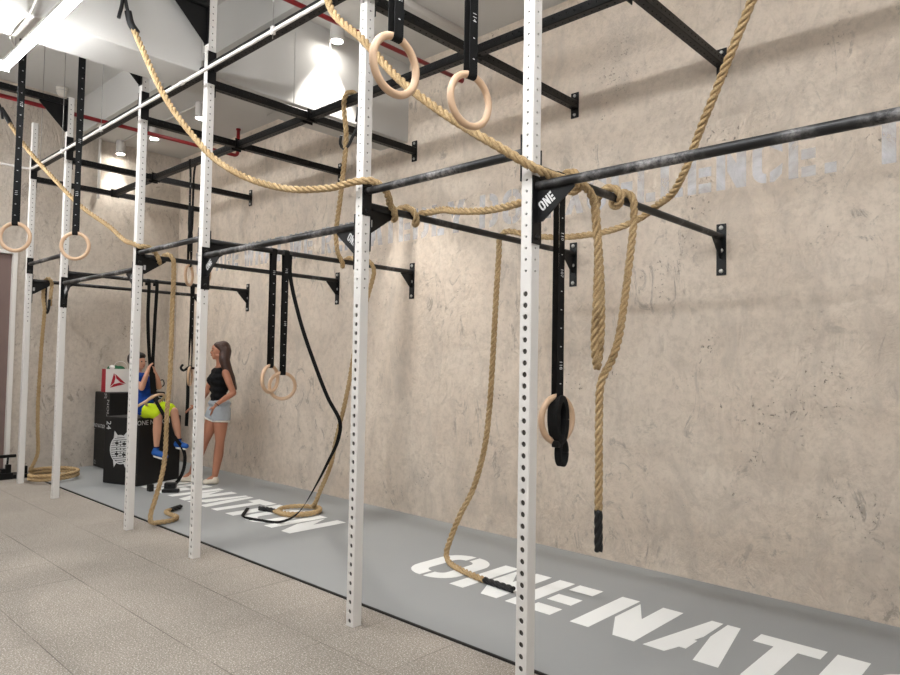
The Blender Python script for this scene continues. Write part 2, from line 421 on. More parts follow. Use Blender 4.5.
# ------------------------------------------------------------------ worn lettering on the wall
WZ, WH = 2.615, .295
wl = thing('wall_lettering', 'worn pale grey block lettering painted high along the concrete wall', 'lettering', (-3, WY, WZ))
def wall_letter(ch, x0, x1):
    g, gw = glyph(ch)
    fill_mesh([[(x0+px/gw*(x1-x0), WZ+py*WH) for px, py in p] for p in g], lambda x, z: (x, WY-.0015, z)).build('painted_letter', WALL_PAINT, wl)
for ch, x0, x1 in [('E',-.83,-.655),('L',-.615,-.475),('L',-.435,-.27),('E',-.235,-.07),('N',-.035,.16),('C',.20,.385),('E',.42,.575),('.',.625,.69),('T',.86,1.06),
                   ('C',-1.04,-.87),('X',-1.24,-1.07),('E',-1.43,-1.27),
                   ('.',-1.62,-1.56),('O',-1.87,-1.67),('D',-2.13,-1.92),('Y',-2.52,-2.30),('L',-2.72,-2.56),('D',-2.97,-2.76),('E',-3.17,-3.01),('T',-3.39,-3.20),('A',-3.62,-3.41),('E',-3.81,-3.66),('P',-4.02,-3.85),('E',-4.21,-4.06),('R',-4.43,-4.25),
                   ('E',-4.76,-4.60),('W',-5.06,-4.80),('T',-5.36,-5.18),('A',-5.58,-5.39),('H',-5.79,-5.61),('W',-6.07,-5.82),('E',-6.35,-6.20),('R',-6.55,-6.38),('A',-6.77,-6.58),('E',-7.06,-6.91),('W',-7.34,-7.10)]:
    wall_letter(ch, x0, x1)

# ------------------------------------------------------------------ perforated square tube
def perforated(L, w, pattern, pitch=.05):
    """square tube from z=0 to L; pattern(face, z) gives a hole radius or None; faces 0:-Y 1:+X 2:+Y 3:-X"""
    mb = MB(); h = w/2; n = int(round(L/pitch)); NH = 12
    ax = [((1,0,0),(0,-1,0)), ((0,1,0),(1,0,0)), ((-1,0,0),(0,1,0)), ((0,-1,0),(-1,0,0))]
    c = .004
    for f, (a, nn) in enumerate(ax):
        a = Vector(a); nn = Vector(nn)
        for i in range(n):
            z0 = L*i/n; z1 = L*(i+1)/n; zc = (z0+z1)/2; r = pattern(f, zc)
            P = lambda u, z, d=0: a*u+nn*(h-d)+Vector((0,0,z))
            e = h-c
            if not r:
                mb.add([P(-e,z0),P(e,z0),P(e,z1),P(-e,z1)], [(0,1,2,3)])
            else:
                sq = []; ci = []; ce = []
                for k in range(NH):
                    t = 2*PI*(k+.5)/NH; cx, cz = math.cos(t), math.sin(t); m = max(abs(cx)/e, abs(cz)/(pitch/2*L/(n*pitch)))
                    sq.append((cx/m, zc+cz/m)); ci.append((r*cx, zc+r*cz))
                # outer square with true corners
                corners = [(e,z1),(-e,z1),(-e,z0),(e,z0)]
                vs = [P(u,z) for u,z in ci]+[P(u,z,.006) for u,z in ci]+[P(u,z) for u,z in sq]+[P(u,z) for u,z in corners]
                fs = []
                for k in range(NH):
                    k2 = (k+1) % NH; fs.append((k, k2, NH+k2, NH+k)); fs.append((k2, k, 2*NH+k, 2*NH+k2))
                for q, (u, z) in enumerate(corners):
                    t = math.atan2(z-zc, u) % (2*PI); k = int((t/(2*PI))*NH-.5) % NH
                    fs.append((2*NH+k, 2*NH+(k+1) % NH, 3*NH+q))
                mb.add(vs, fs)
        # chamfered corner strip
        b, nb = ax[(f+1) % 4]; b = Vector(b); nb = Vector(nb); e = h-c
        p0 = a*e+nn*h; p1 = b*(-e)+nb*h
        mb.add([p0, p1, p1+Vector((0,0,L)), p0+Vector((0,0,L))], [(0,1,2,3)])
    e = h-c
    cap = [(-e,-h),(e,-h),(h,-e),(h,e),(e,h),(-e,h),(-h,e),(-h,-e)]
    mb.add([(x,y,L) for x,y in cap], [tuple(range(8))])
    return mb

PX = [0, -1.1556, -2.97, -4.1256, -5.94, -7.0956]; X0 = 1.8144; PH = 4.12; PW = .0606
def post_holes(f, z):
    if z > PH-.03: return None
    if f in (0, 2): return .0125 if z < 1.74 else (.0062 if z > 1.83 else None)
    return .0062 if z > 1.83 else None
post_me = perforated(PH-.004, PW, post_holes).mesh('upright_tube'); post_me.materials.append(WHITE_STEEL)
LBL = ['white perforated upright nearest the camera, a folded strap and ring behind it',
       'white perforated upright second from the right, two rings hanging before its top',
       'white perforated upright third from the right, at the standing woman',
       'white perforated upright third from the left, before the seated child',
       'white perforated upright second from the left, at the coiled rope',
       'white perforated upright farthest left, beside the brown door']
core_me = MB().box(-.0238, .0238, -.0238, .0238, .002, PH-.02).mesh('hole_shade_core'); core_me.materials.append(mat('hole_shade_grey', lin(66,62,57), .6))  # dark core added inside the posts, stands in for shade in the holes
foot = MB().box(-.0303, .0303, -.0303, .0303, 0, .004)
foot_me = foot.mesh('foot_plate'); foot_me.materials.append(WHITE_STEEL)
for i, x in enumerate(PX):
    t = thing('rig_upright', LBL[i], 'rig post', (x, 0, 0), 'white rig uprights')
    a = bpy.data.objects.new('upright_tube', post_me); C.objects.link(a); a.parent = t; a.location = (0,0,.004)
    for nm, me_ in (('hole_shade_core', core_me), ('foot_plate', foot_me)):
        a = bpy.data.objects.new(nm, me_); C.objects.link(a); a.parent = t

def bolt(parent, p, n, r=.011, m=None):
    p = Vector(p); n = Vector(n).normalized()
    return MB().tube([p, p+n*.004, p+n*.009], [r*1.25, r*1.2, r*.9], 8).build('bolt', m or BOLT_B, parent)

# ------------------------------------------------------------------ pull-up bars between the uprights
def gusset_x(parent, x, z, s, L=.19, D=.14, zbase=None, lettering=True):
    """triangular plate under a bar that runs along X; s is the direction away from the post"""
    tri = [(0, 0), (L, 0), (L, -.012), (.03, -D), (0, -D)]
    P = lambda u, v: (x+s*u, -.003, z+v)
    g = MB().prism([P(u, v) for u, v in tri], (0, .006, 0)).build('gusset', BLACK_STEEL, parent)
    if lettering:
        pol, wd = word('ONE', .048, .1, .8)
        ang = math.radians(36)
        def to3(a, b):
            if s < 0: a = wd-a                 # text always reads left to right from the front
            ox, oz = .026, -.155
            u = ox+(a*math.cos(ang)-b*math.sin(ang)); v = oz+(a*math.sin(ang)+b*math.cos(ang))
            return (u, v)
        if s > 0:
            f = fill_mesh(pol, lambda a, b: P(.032+a*math.cos(ang)-b*math.sin(ang), 0-.098+a*math.sin(ang)+b*math.cos(ang))[0:1]+(-.0038, z-.098+a*math.sin(ang)+b*math.cos(ang)))
        else:
            f = fill_mesh(pol, lambda a, b: (x-.03-(wd-a)*math.cos(ang)+.0-b*math.sin(ang)*-1, -.0038, z-.098+(wd-a)*math.sin(ang)+b*math.cos(ang)))
        f.build('cut_lettering', PRINT, g)
    return g
def pullup(xa, xb, z, label, gusset, plate_up, plate_dn):
    t = thing('pull_up_bar', label, 'pull-up bar', (xa, 0, z), 'pull-up bars along the rig')
    h = PW/2
    MB().tube([(xa+h+.004, 0, z)]+[(xa+h+(xb-xa-2*h)*k/24, 0, z) for k in range(1, 24)]+[(xb-h-.004, 0, z)], .0212, 16, cap=True).build('bar', CHALK, t)
    for s, x in ((1, xa+h), (-1, xb-h)):
        pl = MB().box(min(x, x+s*.006), max(x, x+s*.006), -.0325, .0325, z-plate_dn, z+plate_up).build('bracket_plate', BLACK_STEEL, t, .001)
        for zz in (z+plate_up-.03, z-plate_dn+.03): bolt(pl, (x+s*.006, 0, zz), (s, 0, 0))
        if gusset: gusset_x(t, x+s*.006, z-.019, s)
pullup(PX[0], X0, 2.209, 'black pull-up bar running off to the right, nearest the camera', True, .045, .255)
pullup(PX[1], PX[0], 2.372, 'chalk marked short pull-up bar between the two nearest uprights', False, .075, .135)
pullup(PX[2], PX[1], 2.190, 'long chalky pull-up bar between the second and third uprights from the right', True, .06, .25)
pullup(PX[3], PX[2], 2.325, 'short dark pull-up bar above the seated child and rope', False, .075, .11)
pullup(PX[4], PX[3], 2.190, 'long dark pull-up bar above the stacked black boxes', True, .06, .25)
pullup(PX[5], PX[4], 2.487, 'short pull-up bar at far left behind the two wooden rings', False, .07, .11)
t = thing('rig_upright', 'white upright standing beyond the right edge, holding the nearest bar', 'rig post', (X0, 0, 0), 'white rig uprights')
a = bpy.data.objects.new('upright_tube', post_me); C.objects.link(a); a.parent = t; a.location = (0,0,.004)
for nm, me_ in (('hole_shade_core', core_me), ('foot_plate', foot_me)):
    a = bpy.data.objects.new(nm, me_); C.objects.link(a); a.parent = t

# ------------------------------------------------------------------ lower bars from the uprights to the wall
CZ = 2.302
CL = ['chalky bar from nearest upright to the wall, thick ropes wrapped on it',
      'bar from second upright to the wall, thick rope coiled twice round it',
      'bar to the wall carrying the two ring straps over the floor rope coil',
      'bar from the third left upright to the wall, behind the woman',
      'bar to the wall above the child, with straps hung from it',
      'farthest left bar to the wall, doubled rope hung from it']
for i, x in enumerate(PX):
    t = thing('wall_bar', CL[i], 'wall bar', (x, 0, CZ), 'lower bars from rig to wall')
    h = PW/2
    MB().tube([(x, h+.006+(WY-h-.014)*k/20, CZ) for k in range(21)], .0206, 14).build('bar', CHALK_LESS, t)
    pl = MB().box(x-.0325, x+.0325, h, h+.006, CZ-.26, CZ+.075).build('post_plate', BLACK_STEEL, t, .001)
    for zz in (CZ-.225, CZ+.045): bolt(pl, (x, h+.006, zz), (0,1,0))
    MB().prism([(x-.003, h+.006, CZ-.015), (x-.003, h+.21, CZ-.015), (x-.003, h+.21, CZ-.03), (x-.003, h+.03, CZ-.15), (x-.003, h+.006, CZ-.15)], (.006,0,0)).build('gusset', BLACK_STEEL, t)
    st = MB().box(x+.0032, x+.0036, h+.014, h+.036, CZ-.115, CZ-.075).build('sticker', PRINT, t); st['label'] = 'small white sticker'
    wp = MB().box(x-.032, x+.032, WY-.008, WY, 2.0454, 2.388).build('wall_plate', BLACK_STEEL, t, .001)
    for zz in (2.073, 2.21, 2.362): bolt(wp, (x, WY-.008, zz), (0,-1,0), .012, BOLT)
    MB().prism([(x-.003, WY-.008, CZ-.015), (x-.003, WY-.15, CZ-.015), (x-.003, WY-.15, CZ-.026), (x-.003, WY-.03, CZ-.15), (x-.003, WY-.008, CZ-.15)], (.006,0,0)).build('wall_gusset', BLACK_STEEL, t)

# ------------------------------------------------------------------ upper frame of perforated black beams
beam_cache = {}
def beam_holes(f, z): return .0062
def beam_mesh(L):
    k = round(L, 3)
    if k not in beam_cache:
        m = perforated(L, .06, beam_holes).mesh('beam_tube'); m.materials.append(BLACK_STEEL); beam_cache[k] = m
    return beam_cache[k]
def beam_tube(parent, p, axis, L):
    o = bpy.data.objects.new('beam_tube', beam_mesh(L)); C.objects.link(o); o.parent = parent
    o.location = Vector(p)-world_loc(parent)
    o.rotation_euler = (0, PI/2, 0) if axis == 'x' else (-PI/2, 0, 0)
    return o
UZ = 3.473; RZ = 3.585
UL = ['upper black beam to the wall at right, rope hanging in front of its end',
      'upper black beam to the wall behind the nearest upright top',
      'upper black beam to the wall below the lit ceiling spotlight',
      'upper black beam to the wall behind the long hanging rope loop',
      'upper black beam to the wall left of the far red pipe elbow',
      'farthest left upper black beam to the wall']
for i, x in enumerate(PX):
    t = thing('upper_wall_beam', UL[i], 'rig beam', (x, 0, UZ), 'upper beams from rig to wall')
    beam_tube(t, (x, PW/2+.006, UZ), 'y', WY-PW/2-.014)
    MB().box(x-.0325, x+.0325, PW/2, PW/2+.006, UZ-.10, UZ+.10).build('post_plate', BLACK_STEEL, t)
    wp = MB().box(x-.034, x+.034, WY-.008, WY, UZ-.1, UZ+.1).build('wall_plate', BLACK_STEEL, t, .001)
    for zz in (UZ-.075, UZ+.075): bolt(wp, (x, WY-.008, zz), (0,-1,0), .01, BOLT)
xs = [X0]+PX
RL = ['upper black beam between uprights at the top right, out past the edge', 'upper black beam joining the two nearest upright tops', 'upper black beam carried along behind the long white conduit, middle bay',
      'short upper black beam between the third and fourth uprights', 'upper black beam behind the conduit over the child', 'farthest left upper black beam along the uprights']
for i in range(6):
    xa, xb = xs[i+1]+PW/2, xs[i]-PW/2
    if i in (0, 1): continue
    t = thing('upper_row_beam', RL[i], 'rig beam', (xa, 0, RZ), 'upper beams along the uprights')
    beam_tube(t, (xa+.006, 0, RZ), 'x', xb-xa-.012)
    for s, x in ((1, xa), (-1, xb)):
        MB().box(min(x, x+s*.006), max(x, x+s*.006), -.0325, .0325, RZ-.12, RZ+.12).build('bracket_plate', BLACK_STEEL, t)
xs2 = [0.9]+PX
ML = ['upper black middle beam at top right, in front of bare wall', 'middle black beam behind the two hanging rings', 'long middle black beam with a rope looped over it', 'middle black beam behind the third upright', 'middle black beam with two thin straps hung on it', 'farthest left middle black beam end']
MY = .9
mid_ends = [(PX[0], X0), (PX[1], PX[0]), (PX[2], PX[1]), (PX[3], PX[2]), (PX[4], PX[3]), (PX[5], PX[4])]
for i, (xa, xb) in enumerate(mid_ends):
    t = thing('upper_middle_beam', ML[i], 'rig beam', (xa, MY, UZ), 'upper middle beams')
    beam_tube(t, (xa+.036, MY, UZ), 'x', xb-xa-.072)
    for s, x in ((1, xa+.03), (-1, xb-.03)):
        MB().box(min(x, x+s*.006), max(x, x+s*.006), MY-.05, MY+.05, UZ-.05, UZ+.05).build('bracket_plate', BLACK_STEEL, t)
FZ = 4.06
FL = ['top front beam above the camera carrying the near pair of rings', 'top front beam over the second upright, above the frame', 'top front beam with a big black gusset beside the ceiling bulkhead',
      'top front beam behind the bulkhead carrying the far pair of rings', 'top front beam at upper left with triangular gusset over the red pipe', 'farthest top front beam at left']
for i, x in enumerate(PX[:5]):
    t = thing('top_front_beam', FL[i], 'rig beam', (x, -.03, FZ), 'top beams towards the front')
    L = 2.25
    beam_tube(t, (x, -.036-L, FZ), 'y', L)
    MB().box(x-.0325, x+.0325, -.036, -.0305, FZ-.30, FZ+.05).build('post_plate', BLACK_STEEL, t)
    MB().prism([(x-.003, -.036, FZ-.03), (x-.003, -.29, FZ-.03), (x-.003, -.29, FZ-.05), (x-.003, -.05, FZ-.295), (x-.003, -.036, FZ-.295)], (.006,0,0)).build('gusset', BLACK_STEEL, t)

# ------------------------------------------------------------------ pipes and conduits
def pipe(name, pts, r, m, label, cat, couplers=()):
    t = thing(name, label, cat, pts[0])
    MB().tube(pts, r, 12).build('pipe_run', m, t)
    for a, b in couplers: MB().tube([a, b], r*1.35, 12).build('coupling', m, t)
    return t
t = pipe('sprinkler_pipe', [(-2.36, y, 4.0) for y in (-5.9, -3, -1, 0, 1, 2.06)], .019, RED, 'dark red pipe crossing above, ending at the wall behind the hanging rings', 'pipe', [((-2.36, 2.03, 4.0), (-2.36, 2.112, 4.0))])
ang = [(-6.05, 1.98-.05+.05*math.sin(a), 4.0+.05-.05*math.cos(a)) for a in [PI/2*k/6 for k in range(7)]]
t = pipe('sprinkler_pipe', [(-6.05, y, 4.0) for y in (-5.9, -3, -1, 0, 1)]+ang+[(-6.05, 1.98, 4.2), (-6.05, 1.98, ZS)], .022, RED, 'dark red pipe at left that turns up into the ceiling by the wall', 'pipe', [((-6.05, 1.98, ZS-.02), (-6.05, 1.98, ZS))])
t = thing('hung_conduit', 'long thin white conduit hung on rods in front of the uprights', 'conduit', (-5, -.17, 3.45))
MB().tube([(-6.55, -4, 3.45), (-6.55, -1.5, 3.45), (-6.55, -.24, 3.45), (-6.53, -.19, 3.45), (-6.48, -.17, 3.45)]+[(x, -.17, 3.45) for x in (-6, -4.5, -3, -1.5, 0, 2.5)], .0125, 10).build('pipe_run', CONDUIT, t)
for x in (-6.25, -5.59, -4.59, -2.0+.15, -.3):
    if -3.5 < x < -3.06: continue
    r = MB().tube([(x, -.17, 3.40), (x, -.17, ZC)], .003, 6).build('rod', ROD, t)
    MB().tube([(x, -.17, 3.43), (x, -.17, 3.475)], .017, 8).build('clip', CONDUIT, r)
for x in (-3.05, -.8): MB().tube([(x-.02, -.17, 3.45), (x+.02, -.17, 3.45)], .016, 10).build('coupling', CONDUIT, t)
t = pipe('wall_pipe', [(BX+.03, .985, 3.55), (BX+.03, .985, ZS)], .018, CONDUIT, 'short vertical white pipe high on the back wall', 'pipe')
t = thing('ceiling_conduit', 'thin grey conduit along the ceiling joining the small spotlights', 'conduit', (-6.7, 1.22, ZS))
MB().tube([(x, 1.20+.014*(x+7.85), ZS-.012) for x in (-7.88, -6.7, -5.5, -4.6)], .011, 8).build('pipe_run', HOUSING, t)
t = thing('ceiling_conduit', 'grey vertical and ceiling conduit at the top behind the near rings', 'conduit', (-2.2, 1.9, ZS))
MB().tube([(-2.2, y, ZS-.012) for y in (.73, 1.4, WY-.02)], .03, 8).build('pipe_run', HOUSING, t)

# ------------------------------------------------------------------ lamps
def spot_lamp(x, y, label, drop=.17, power=18, cable=False):
    t = thing('ceiling_spotlight', label, 'spotlight', (x, y, ZS), 'small ceiling spotlights')
    z = ZS-drop
    MB().tube([(x, y, ZS-.001), (x, y, z)], .06, 20).build('housing', HOUSING, t, .003)
    MB().tube([(x, y, z+.001), (x, y, z-.006)], .064, 20).build('rim', TRIM_M, t)
    MB().tube([(x, y, z-.0055), (x, y, z-.009)], .048, 20).build('lens', SPOT_E, t)
    l = bpy.data.lights.new('spot_beam', 'SPOT'); l.energy = power; l.spot_size = math.radians(75); l.spot_blend = .35; l.shadow_soft_size = .04; l.color = (1, .97, .92)
    o = bpy.data.objects.new('spot_beam', l); C.objects.link(o); o.parent = t; o.location = (0, 0, -drop-.03)
    if cable: MB().tube([(x-.07, y-.02, ZS), (x-.07, y-.02, ZS-.7)], .004, 6).build('cable', HOUSING, t)
spot_lamp(-7.72, 1.2, 'ceiling spotlight farthest left, by the back wall')
spot_lamp(-6.73, 1.22, 'ceiling spotlight second from left, just past the dark beam')
spot_lamp(-5.59, 1.246, 'ceiling spotlight half hidden behind the third upright')
spot_lamp(-2.94, 1.137, 'bright ceiling spotlight throwing a white cone on the bulkhead face',   .145, 60, True)

def tube_lamp(x0, x1, y, z, label, em=TUBE_E):
    t = thing('tube_light', label, 'tube light', ((x0+x1)/2, y, z), 'linear tube lights')
    MB().box(x0+.02, x1-.02, y-.022, y+.022, z+.012, z+.045).build('housing', HOUSING, t, .003)
    MB().tube([(x0+.012, y, z), (x1-.012, y, z)], .026, 14).build('diffuser', em, t)
    for a in (x0, x1-.012): MB().box(a, a+.012, y-.028, y+.028, z-.028, z+.045).build('end_cap', TRIM_M, t)
    for xx in (x0+.25, x1-.25): MB().tube([(xx, y, z+.045), (xx, y, ZC)], .003, 6).build('suspension_rod', ROD, t)
    return t
tl = tube_lamp(-3.80, -2.30, -1.11, 3.47, 'glowing linear tube light at the top left corner')
MB().tube(spline([(-3.55, -1.11, 3.52), (-3.56, -1.14, 3.60), (-3.35, -1.16, 3.56), (-3.0, -1.16, 3.62), (-2.75, -1.15, 3.85), (-2.7, -1.12, 4.2), (-2.7, -1.1, ZC)], .03), .007, 8).build('cable', CONDUIT, tl)
for x0 in (-7.5, -5.6, -2.05, -.3, 1.45, 3.2):  # row continued out of view; the two leftmost added to brighten the far end
    tube_lamp(x0, x0+1.5, -1.11, 3.47, 'linear tube light assumed in the row over the uprights, out of view')
for x0, yy in ((-6.5, -2.9), (-2.0, -2.9), (.8, -2.9), (-4.6, -4.7), (-1.2, -4.7), (2.6, -4.7)):
    tube_lamp(x0, x0+1.5, yy, 4.5, 'added fill tube light in the dimmer rows behind the camera', TUBE_FILL)  # unseen fill rows, added to even out the light on the wall

t = thing('smoke_detector', 'round ivory smoke detector on the ceiling at upper left', 'smoke detector', (-7.6, .42, ZC))
MB().tube([(-7.6, .42, ZC), (-7.6, .42, ZC-.02), (-7.6, .42, ZC-.07), (-7.6, .42, ZC-.1)], [.07, .07, .058, .04], 20).build('cover', SMOKE, t)
MB().tube([(-7.6, .42, ZC-.03), (-7.6, .42, ZC-.045)], .066, 20).build('vent_ring', HOUSING, t)
#PART2
# ------------------------------------------------------------------ climbing ropes
def rope_geo(path, R=.0212, pitch=.125, step=.011, phase=0):
    p = spline(path, step); fr = frames(p); mb = MB(); acc = [0]
    for a, b in zip(p, p[1:]): acc.append(acc[-1]+(b-a).length)
    for k in range(3):
        pts = []
        for (q, (t, a, b), s) in zip(p, fr, acc):
            th = 2*PI*(k/3+s/pitch)+phase
            pts.append(q+(a*math.cos(th)+b*math.sin(th))*R*.54)
        mb.tube(pts, R*.475, 9)
    return mb
def split_path(path, n_end):
    """last n_end metres separated, for the black end sleeve"""
    p = spline(path, .01); L = 0; i = len(p)-1
    while i > 0 and L < n_end: L += (p[i]-p[i-1]).length; i -= 1
    return p[:i+1:2]+[p[i]], p[i:]
def rope(label, path, end=.0, loc=None, extra=()):
    t = thing('climbing_rope', label, 'rope', loc or path[0], 'thick manila climbing ropes')
    body = path
    if end:
        body, tail = split_path(path, end)
        e = MB(); q = tail[::3]+[tail[-1]]
        fr = frames([Vector(x) for x in tail])
        for k in range(3):
            e.tube([x+(a*math.cos(2*PI*(k/3+i*.01/.125))+b*math.sin(2*PI*(k/3+i*.01/.125)))*.0085 for i, (x, (tt, a, b)) in enumerate(zip(tail, fr))], .0135, 8)
        e.build('end_sleeve', SLEEVE, t)
    rope_geo(body).build('rope_strands', ROPE, t)
    for nm, pts, r in extra: MB().tube(spline(pts, .02), r, 10).build(nm, SLEEVE, t)
    return t
zb = CZ; wr = .0420
# rope swagged across the picture, top left to the nearest upright
p1 = [(-2.972, -.563, 3.687), (-2.633, -.476, 3.147), (-2.393, -.414, 2.877), (-2.168, -.356, 2.673), (-1.868, -.286, 2.51), (-1.576, -.199, 2.42), (-1.31, -.113, 2.40), (-1.126, -.075, 2.412), (-1.055, -.02, 2.414), (-1.04, .05, 2.385), (-1.085, .13, 2.345)]
p1 += wrap_y(PX[1], zb, wr, .17, .50, .12, -1.78)
p1 += [(-.993, .47, 2.335), (-.856, .42, 2.300), (-.634, .392, 2.263), (-.441, .368, 2.253), (-.255, .336, 2.262), (-.101, .314, 2.30)]
p1 += wrap_y(0, zb, wr, .30, .40, .36, -.95)
rope('thick rope swagged from the top left across two uprights to the nearest one', p1,
     extra=[('eye_sleeve', [(-2.97, -.66, 3.72), (-2.972, -.64, 3.86), (-2.99, -.69, 4.05), (-2.97, -.70, 4.105)], .012), ('eye_sleeve', [(-2.972, -.563, 3.687), (-2.98, -.60, 3.80), (-2.94, -.68, 4.02), (-2.97, -.72, 4.105)], .012),
            ('eye_sleeve', [(-2.95, -.545, 3.652), (-2.975, -.575, 3.71), (-2.973, -.60, 3.79)], .024)])
# rope from the top that drops over the nearest upright and hangs in a bight
p2 = [(-1.156, -.18, 4.02), (-1.158, -.27, 3.357), (-.864, -.251, 3.044), (-.606, -.241, 2.781), (-.385, -.216, 2.598), (-.2, -.186, 2.463), (-.06, -.145, 2.365), (.05, -.05, 2.280), (.075, .02, 2.262), (.07, .2, 2.268), (.06, .36, 2.268), (.047, .445, 2.22), (.045, .47, 2.12),
      (.045, .49, 2.0), (.035, .50, 1.753), (.022, .505, 1.556), (.015, .525, 1.47), (.0, .565, 1.425), (-.02, .61, 1.45), (-.018, .63, 1.61), (-.02, .625, 1.863), (-.035, .615, 2.12), (-.046, .622, 2.24)]
p2 += wrap_y(0, zb, wr, .64, .84, .5, -.97)
p2 += [(.040, .853, 2.22), (.033, .852, 2.12), (.023, .842, 1.989), (.016, .805, 1.775), (.02, .74, 1.574), (.02, .67, 1.455), (.004, .60, 1.35), (-.010, .605, 1.157), (-.014, .615, .907), (-.016, .617, .704), (-.013, .617, .507)]
rope('thick rope doubled in a bight with black tipped end hanging right of the nearest upright', p2, .2)
# rope from the top right, across behind the nearest upright, to the floor
p3 = [(1.20, .12, 3.45), (.966, .36, 3.216), (.746, .575, 3.023), (.629, .678, 2.897), (.507, .777, 2.751), (.386, .877, 2.611), (.255, .996, 2.46), (.141, 1.087, 2.372), (0, 1.19, 2.345),
      (-.132, 1.246, 2.30), (-.311, 1.272, 2.262), (-.502, 1.298, 2.255), (-.725, 1.295, 2.262), (-.957, 1.282, 2.30), (-1.10, 1.273, 2.340), (-1.16, 1.266, 2.344), (-1.20, 1.26, 2.30), (-1.203, 1.256, 2.2), (-1.225, 1.258, 1.875), (-1.248, 1.259, 1.446), (-1.271, 1.257, 1.099), (-1.307, 1.252, .834), (-1.395, 1.239, .548),
      (-1.482, 1.208, .365), (-1.564, 1.197, .177), (-1.60, 1.20, .075), (-1.54, 1.165, .036), (-1.36, 1.09, .034), (-1.18, 1.048, .034), (-1.05, 1.03, .034), (-.856, 1.018, .034)]
rope('rope from the top right that crosses behind and ends black tipped on the white O', p3, .24)
# rope looped on the long middle beam, down to a floor coil
cR = Vector((.729, .684, 0)); cF = Vector((-.684, .729, 0))
def coil(c, r, a0, a1, z0, z1, n=40, sq=1.0):
    c = Vector(c); out = []
    for i in range(n+1):
        f = i/n; a = math.radians(a0+(a1-a0)*f)
        out.append(c+cR*r*math.cos(a)+cF*r*sq*math.sin(a)+Vector((0, 0, z0+(z1-z0)*f)))
    return out
lx = -2.437
p4 = [(lx+.06, .945, 3.36), (lx+.045, .955, 3.46), (lx+.03, .935, 3.53), (lx+.01, .88, 3.535), (lx, .845, 3.48), (lx-.005, .848, 3.38), (-2.455, .878, 3.26), (-2.48, .902, 3.175), (-2.574, .96, 3.007), (-2.721, 1.041, 2.761), (-2.88, 1.13, 2.5), (-2.915, 1.18, 2.36)]
p4 += wrap_y(PX[2], zb, wr, 1.22, 1.56, .08, -1.9, 22)
p4 += [(-2.93, 1.60, 2.26), (-2.985, 1.59, 2.05), (-3.096, 1.569, 1.723), (-3.171, 1.549, 1.294), (-3.231, 1.535, 1.018), (-3.314, 1.527, .757), (-3.398, 1.519, .455), (-3.505, 1.50, .24), (-3.58, 1.50, .11)]
p4 += coil((-3.645, 1.365, 0), .19, 70, -500, .05, .036, 44)[1:] + [(-3.86, 1.20, .034), (-4.0, 1.16, .034)]
rope('rope looped over the long middle beam, falling to a small coil on the mat', p4, .2,
     extra=[('eye_sleeve', [(lx+.06, .945, 3.38), (lx+.03, .955, 3.28), (-2.45, .94, 3.20), (-2.475, .925, 3.14), (-2.52, .915, 3.115), (-2.53, .885, 3.15), (-2.50, .87, 3.21)], .012), ('eye_sleeve', [(lx+.062, .945, 3.42), (lx+.06, .945, 3.36), (lx+.04, .95, 3.31)], .024)])
# rope on the left from the top front beam, over the child's bay, to the floor
p5 = [(-5.946, -.542, 3.725), (-5.711, -.458, 3.459), (-5.239, -.309, 3.059), (-4.891, -.201, 2.793), (-4.521, -.09, 2.582), (-4.24, -.06, 2.43), (-4.12, -.052, 2.40), (-4.06, -.02, 2.372), (-4.045, .04, 2.375), (-4.07, .11, 2.345)]
p5 += wrap_y(PX[3], zb, wr, .14, .29, .1, -1.05, 16)
p5 += [(-4.083, .294, 2.22), (-4.081, .294, 2.121), (-4.085, .293, 1.814), (-4.105, .302, 1.29), (-4.129, .297, .966), (-4.147, .301, .591), (-4.139, .276, .421), (-4.117, .212, .217), (-4.10, .17, .09), (-4.08, .17, .04), (-4.055, .25, .034), (-4.07, .36, .034), (-4.17, .435, .034), (-4.32, .44, .034), (-4.43, .46, .034), (-4.48, .53, .034), (-4.56, .66, .034)]
rope('rope on the left hanging past the child to an S bend with black end', p5, .17,
     extra=[('eye_sleeve', [(-5.94, -.60, 3.74), (-5.96, -.62, 3.86), (-5.95, -.72, 4.04), (-5.94, -.74, 4.105)], .012), ('eye_sleeve', [(-5.93, -.535, 3.705), (-5.95, -.56, 3.765), (-5.97, -.61, 3.85)], .024)])
# far left doubled rope
p6 = [(-7.12, .24, 2.03), (-7.10, .235, 2.15), (-7.06, .23, 2.28)]+wrap_y(PX[5], zb, wr, .22, .17, .05, .55, 6)+[(-7.14, .168, 2.2), (-7.135, .17, 2.1), (-7.118, .183, 1.98), (-7.118, .183, 1.953), (-7.133, .173, 1.627), (-7.16, .17, 1.163), (-7.175, .17, .874), (-7.183, .18, .587), (-7.19, .19, .30)]
p6 += coil((-7.05, .33, 0), .24, -160, -960, .12, .034, 60, 1.1)
rope('farthest left rope, doubled at its top, ending in a wide floor coil', p6, 0,
     extra=[('eye_sleeve', [(-7.16, .20, 2.25), (-7.165, .2, 2.1), (-7.15, .205, 1.98), (-7.12, .21, 1.945), (-7.09, .215, 1.99), (-7.085, .22, 2.1)], .015)])

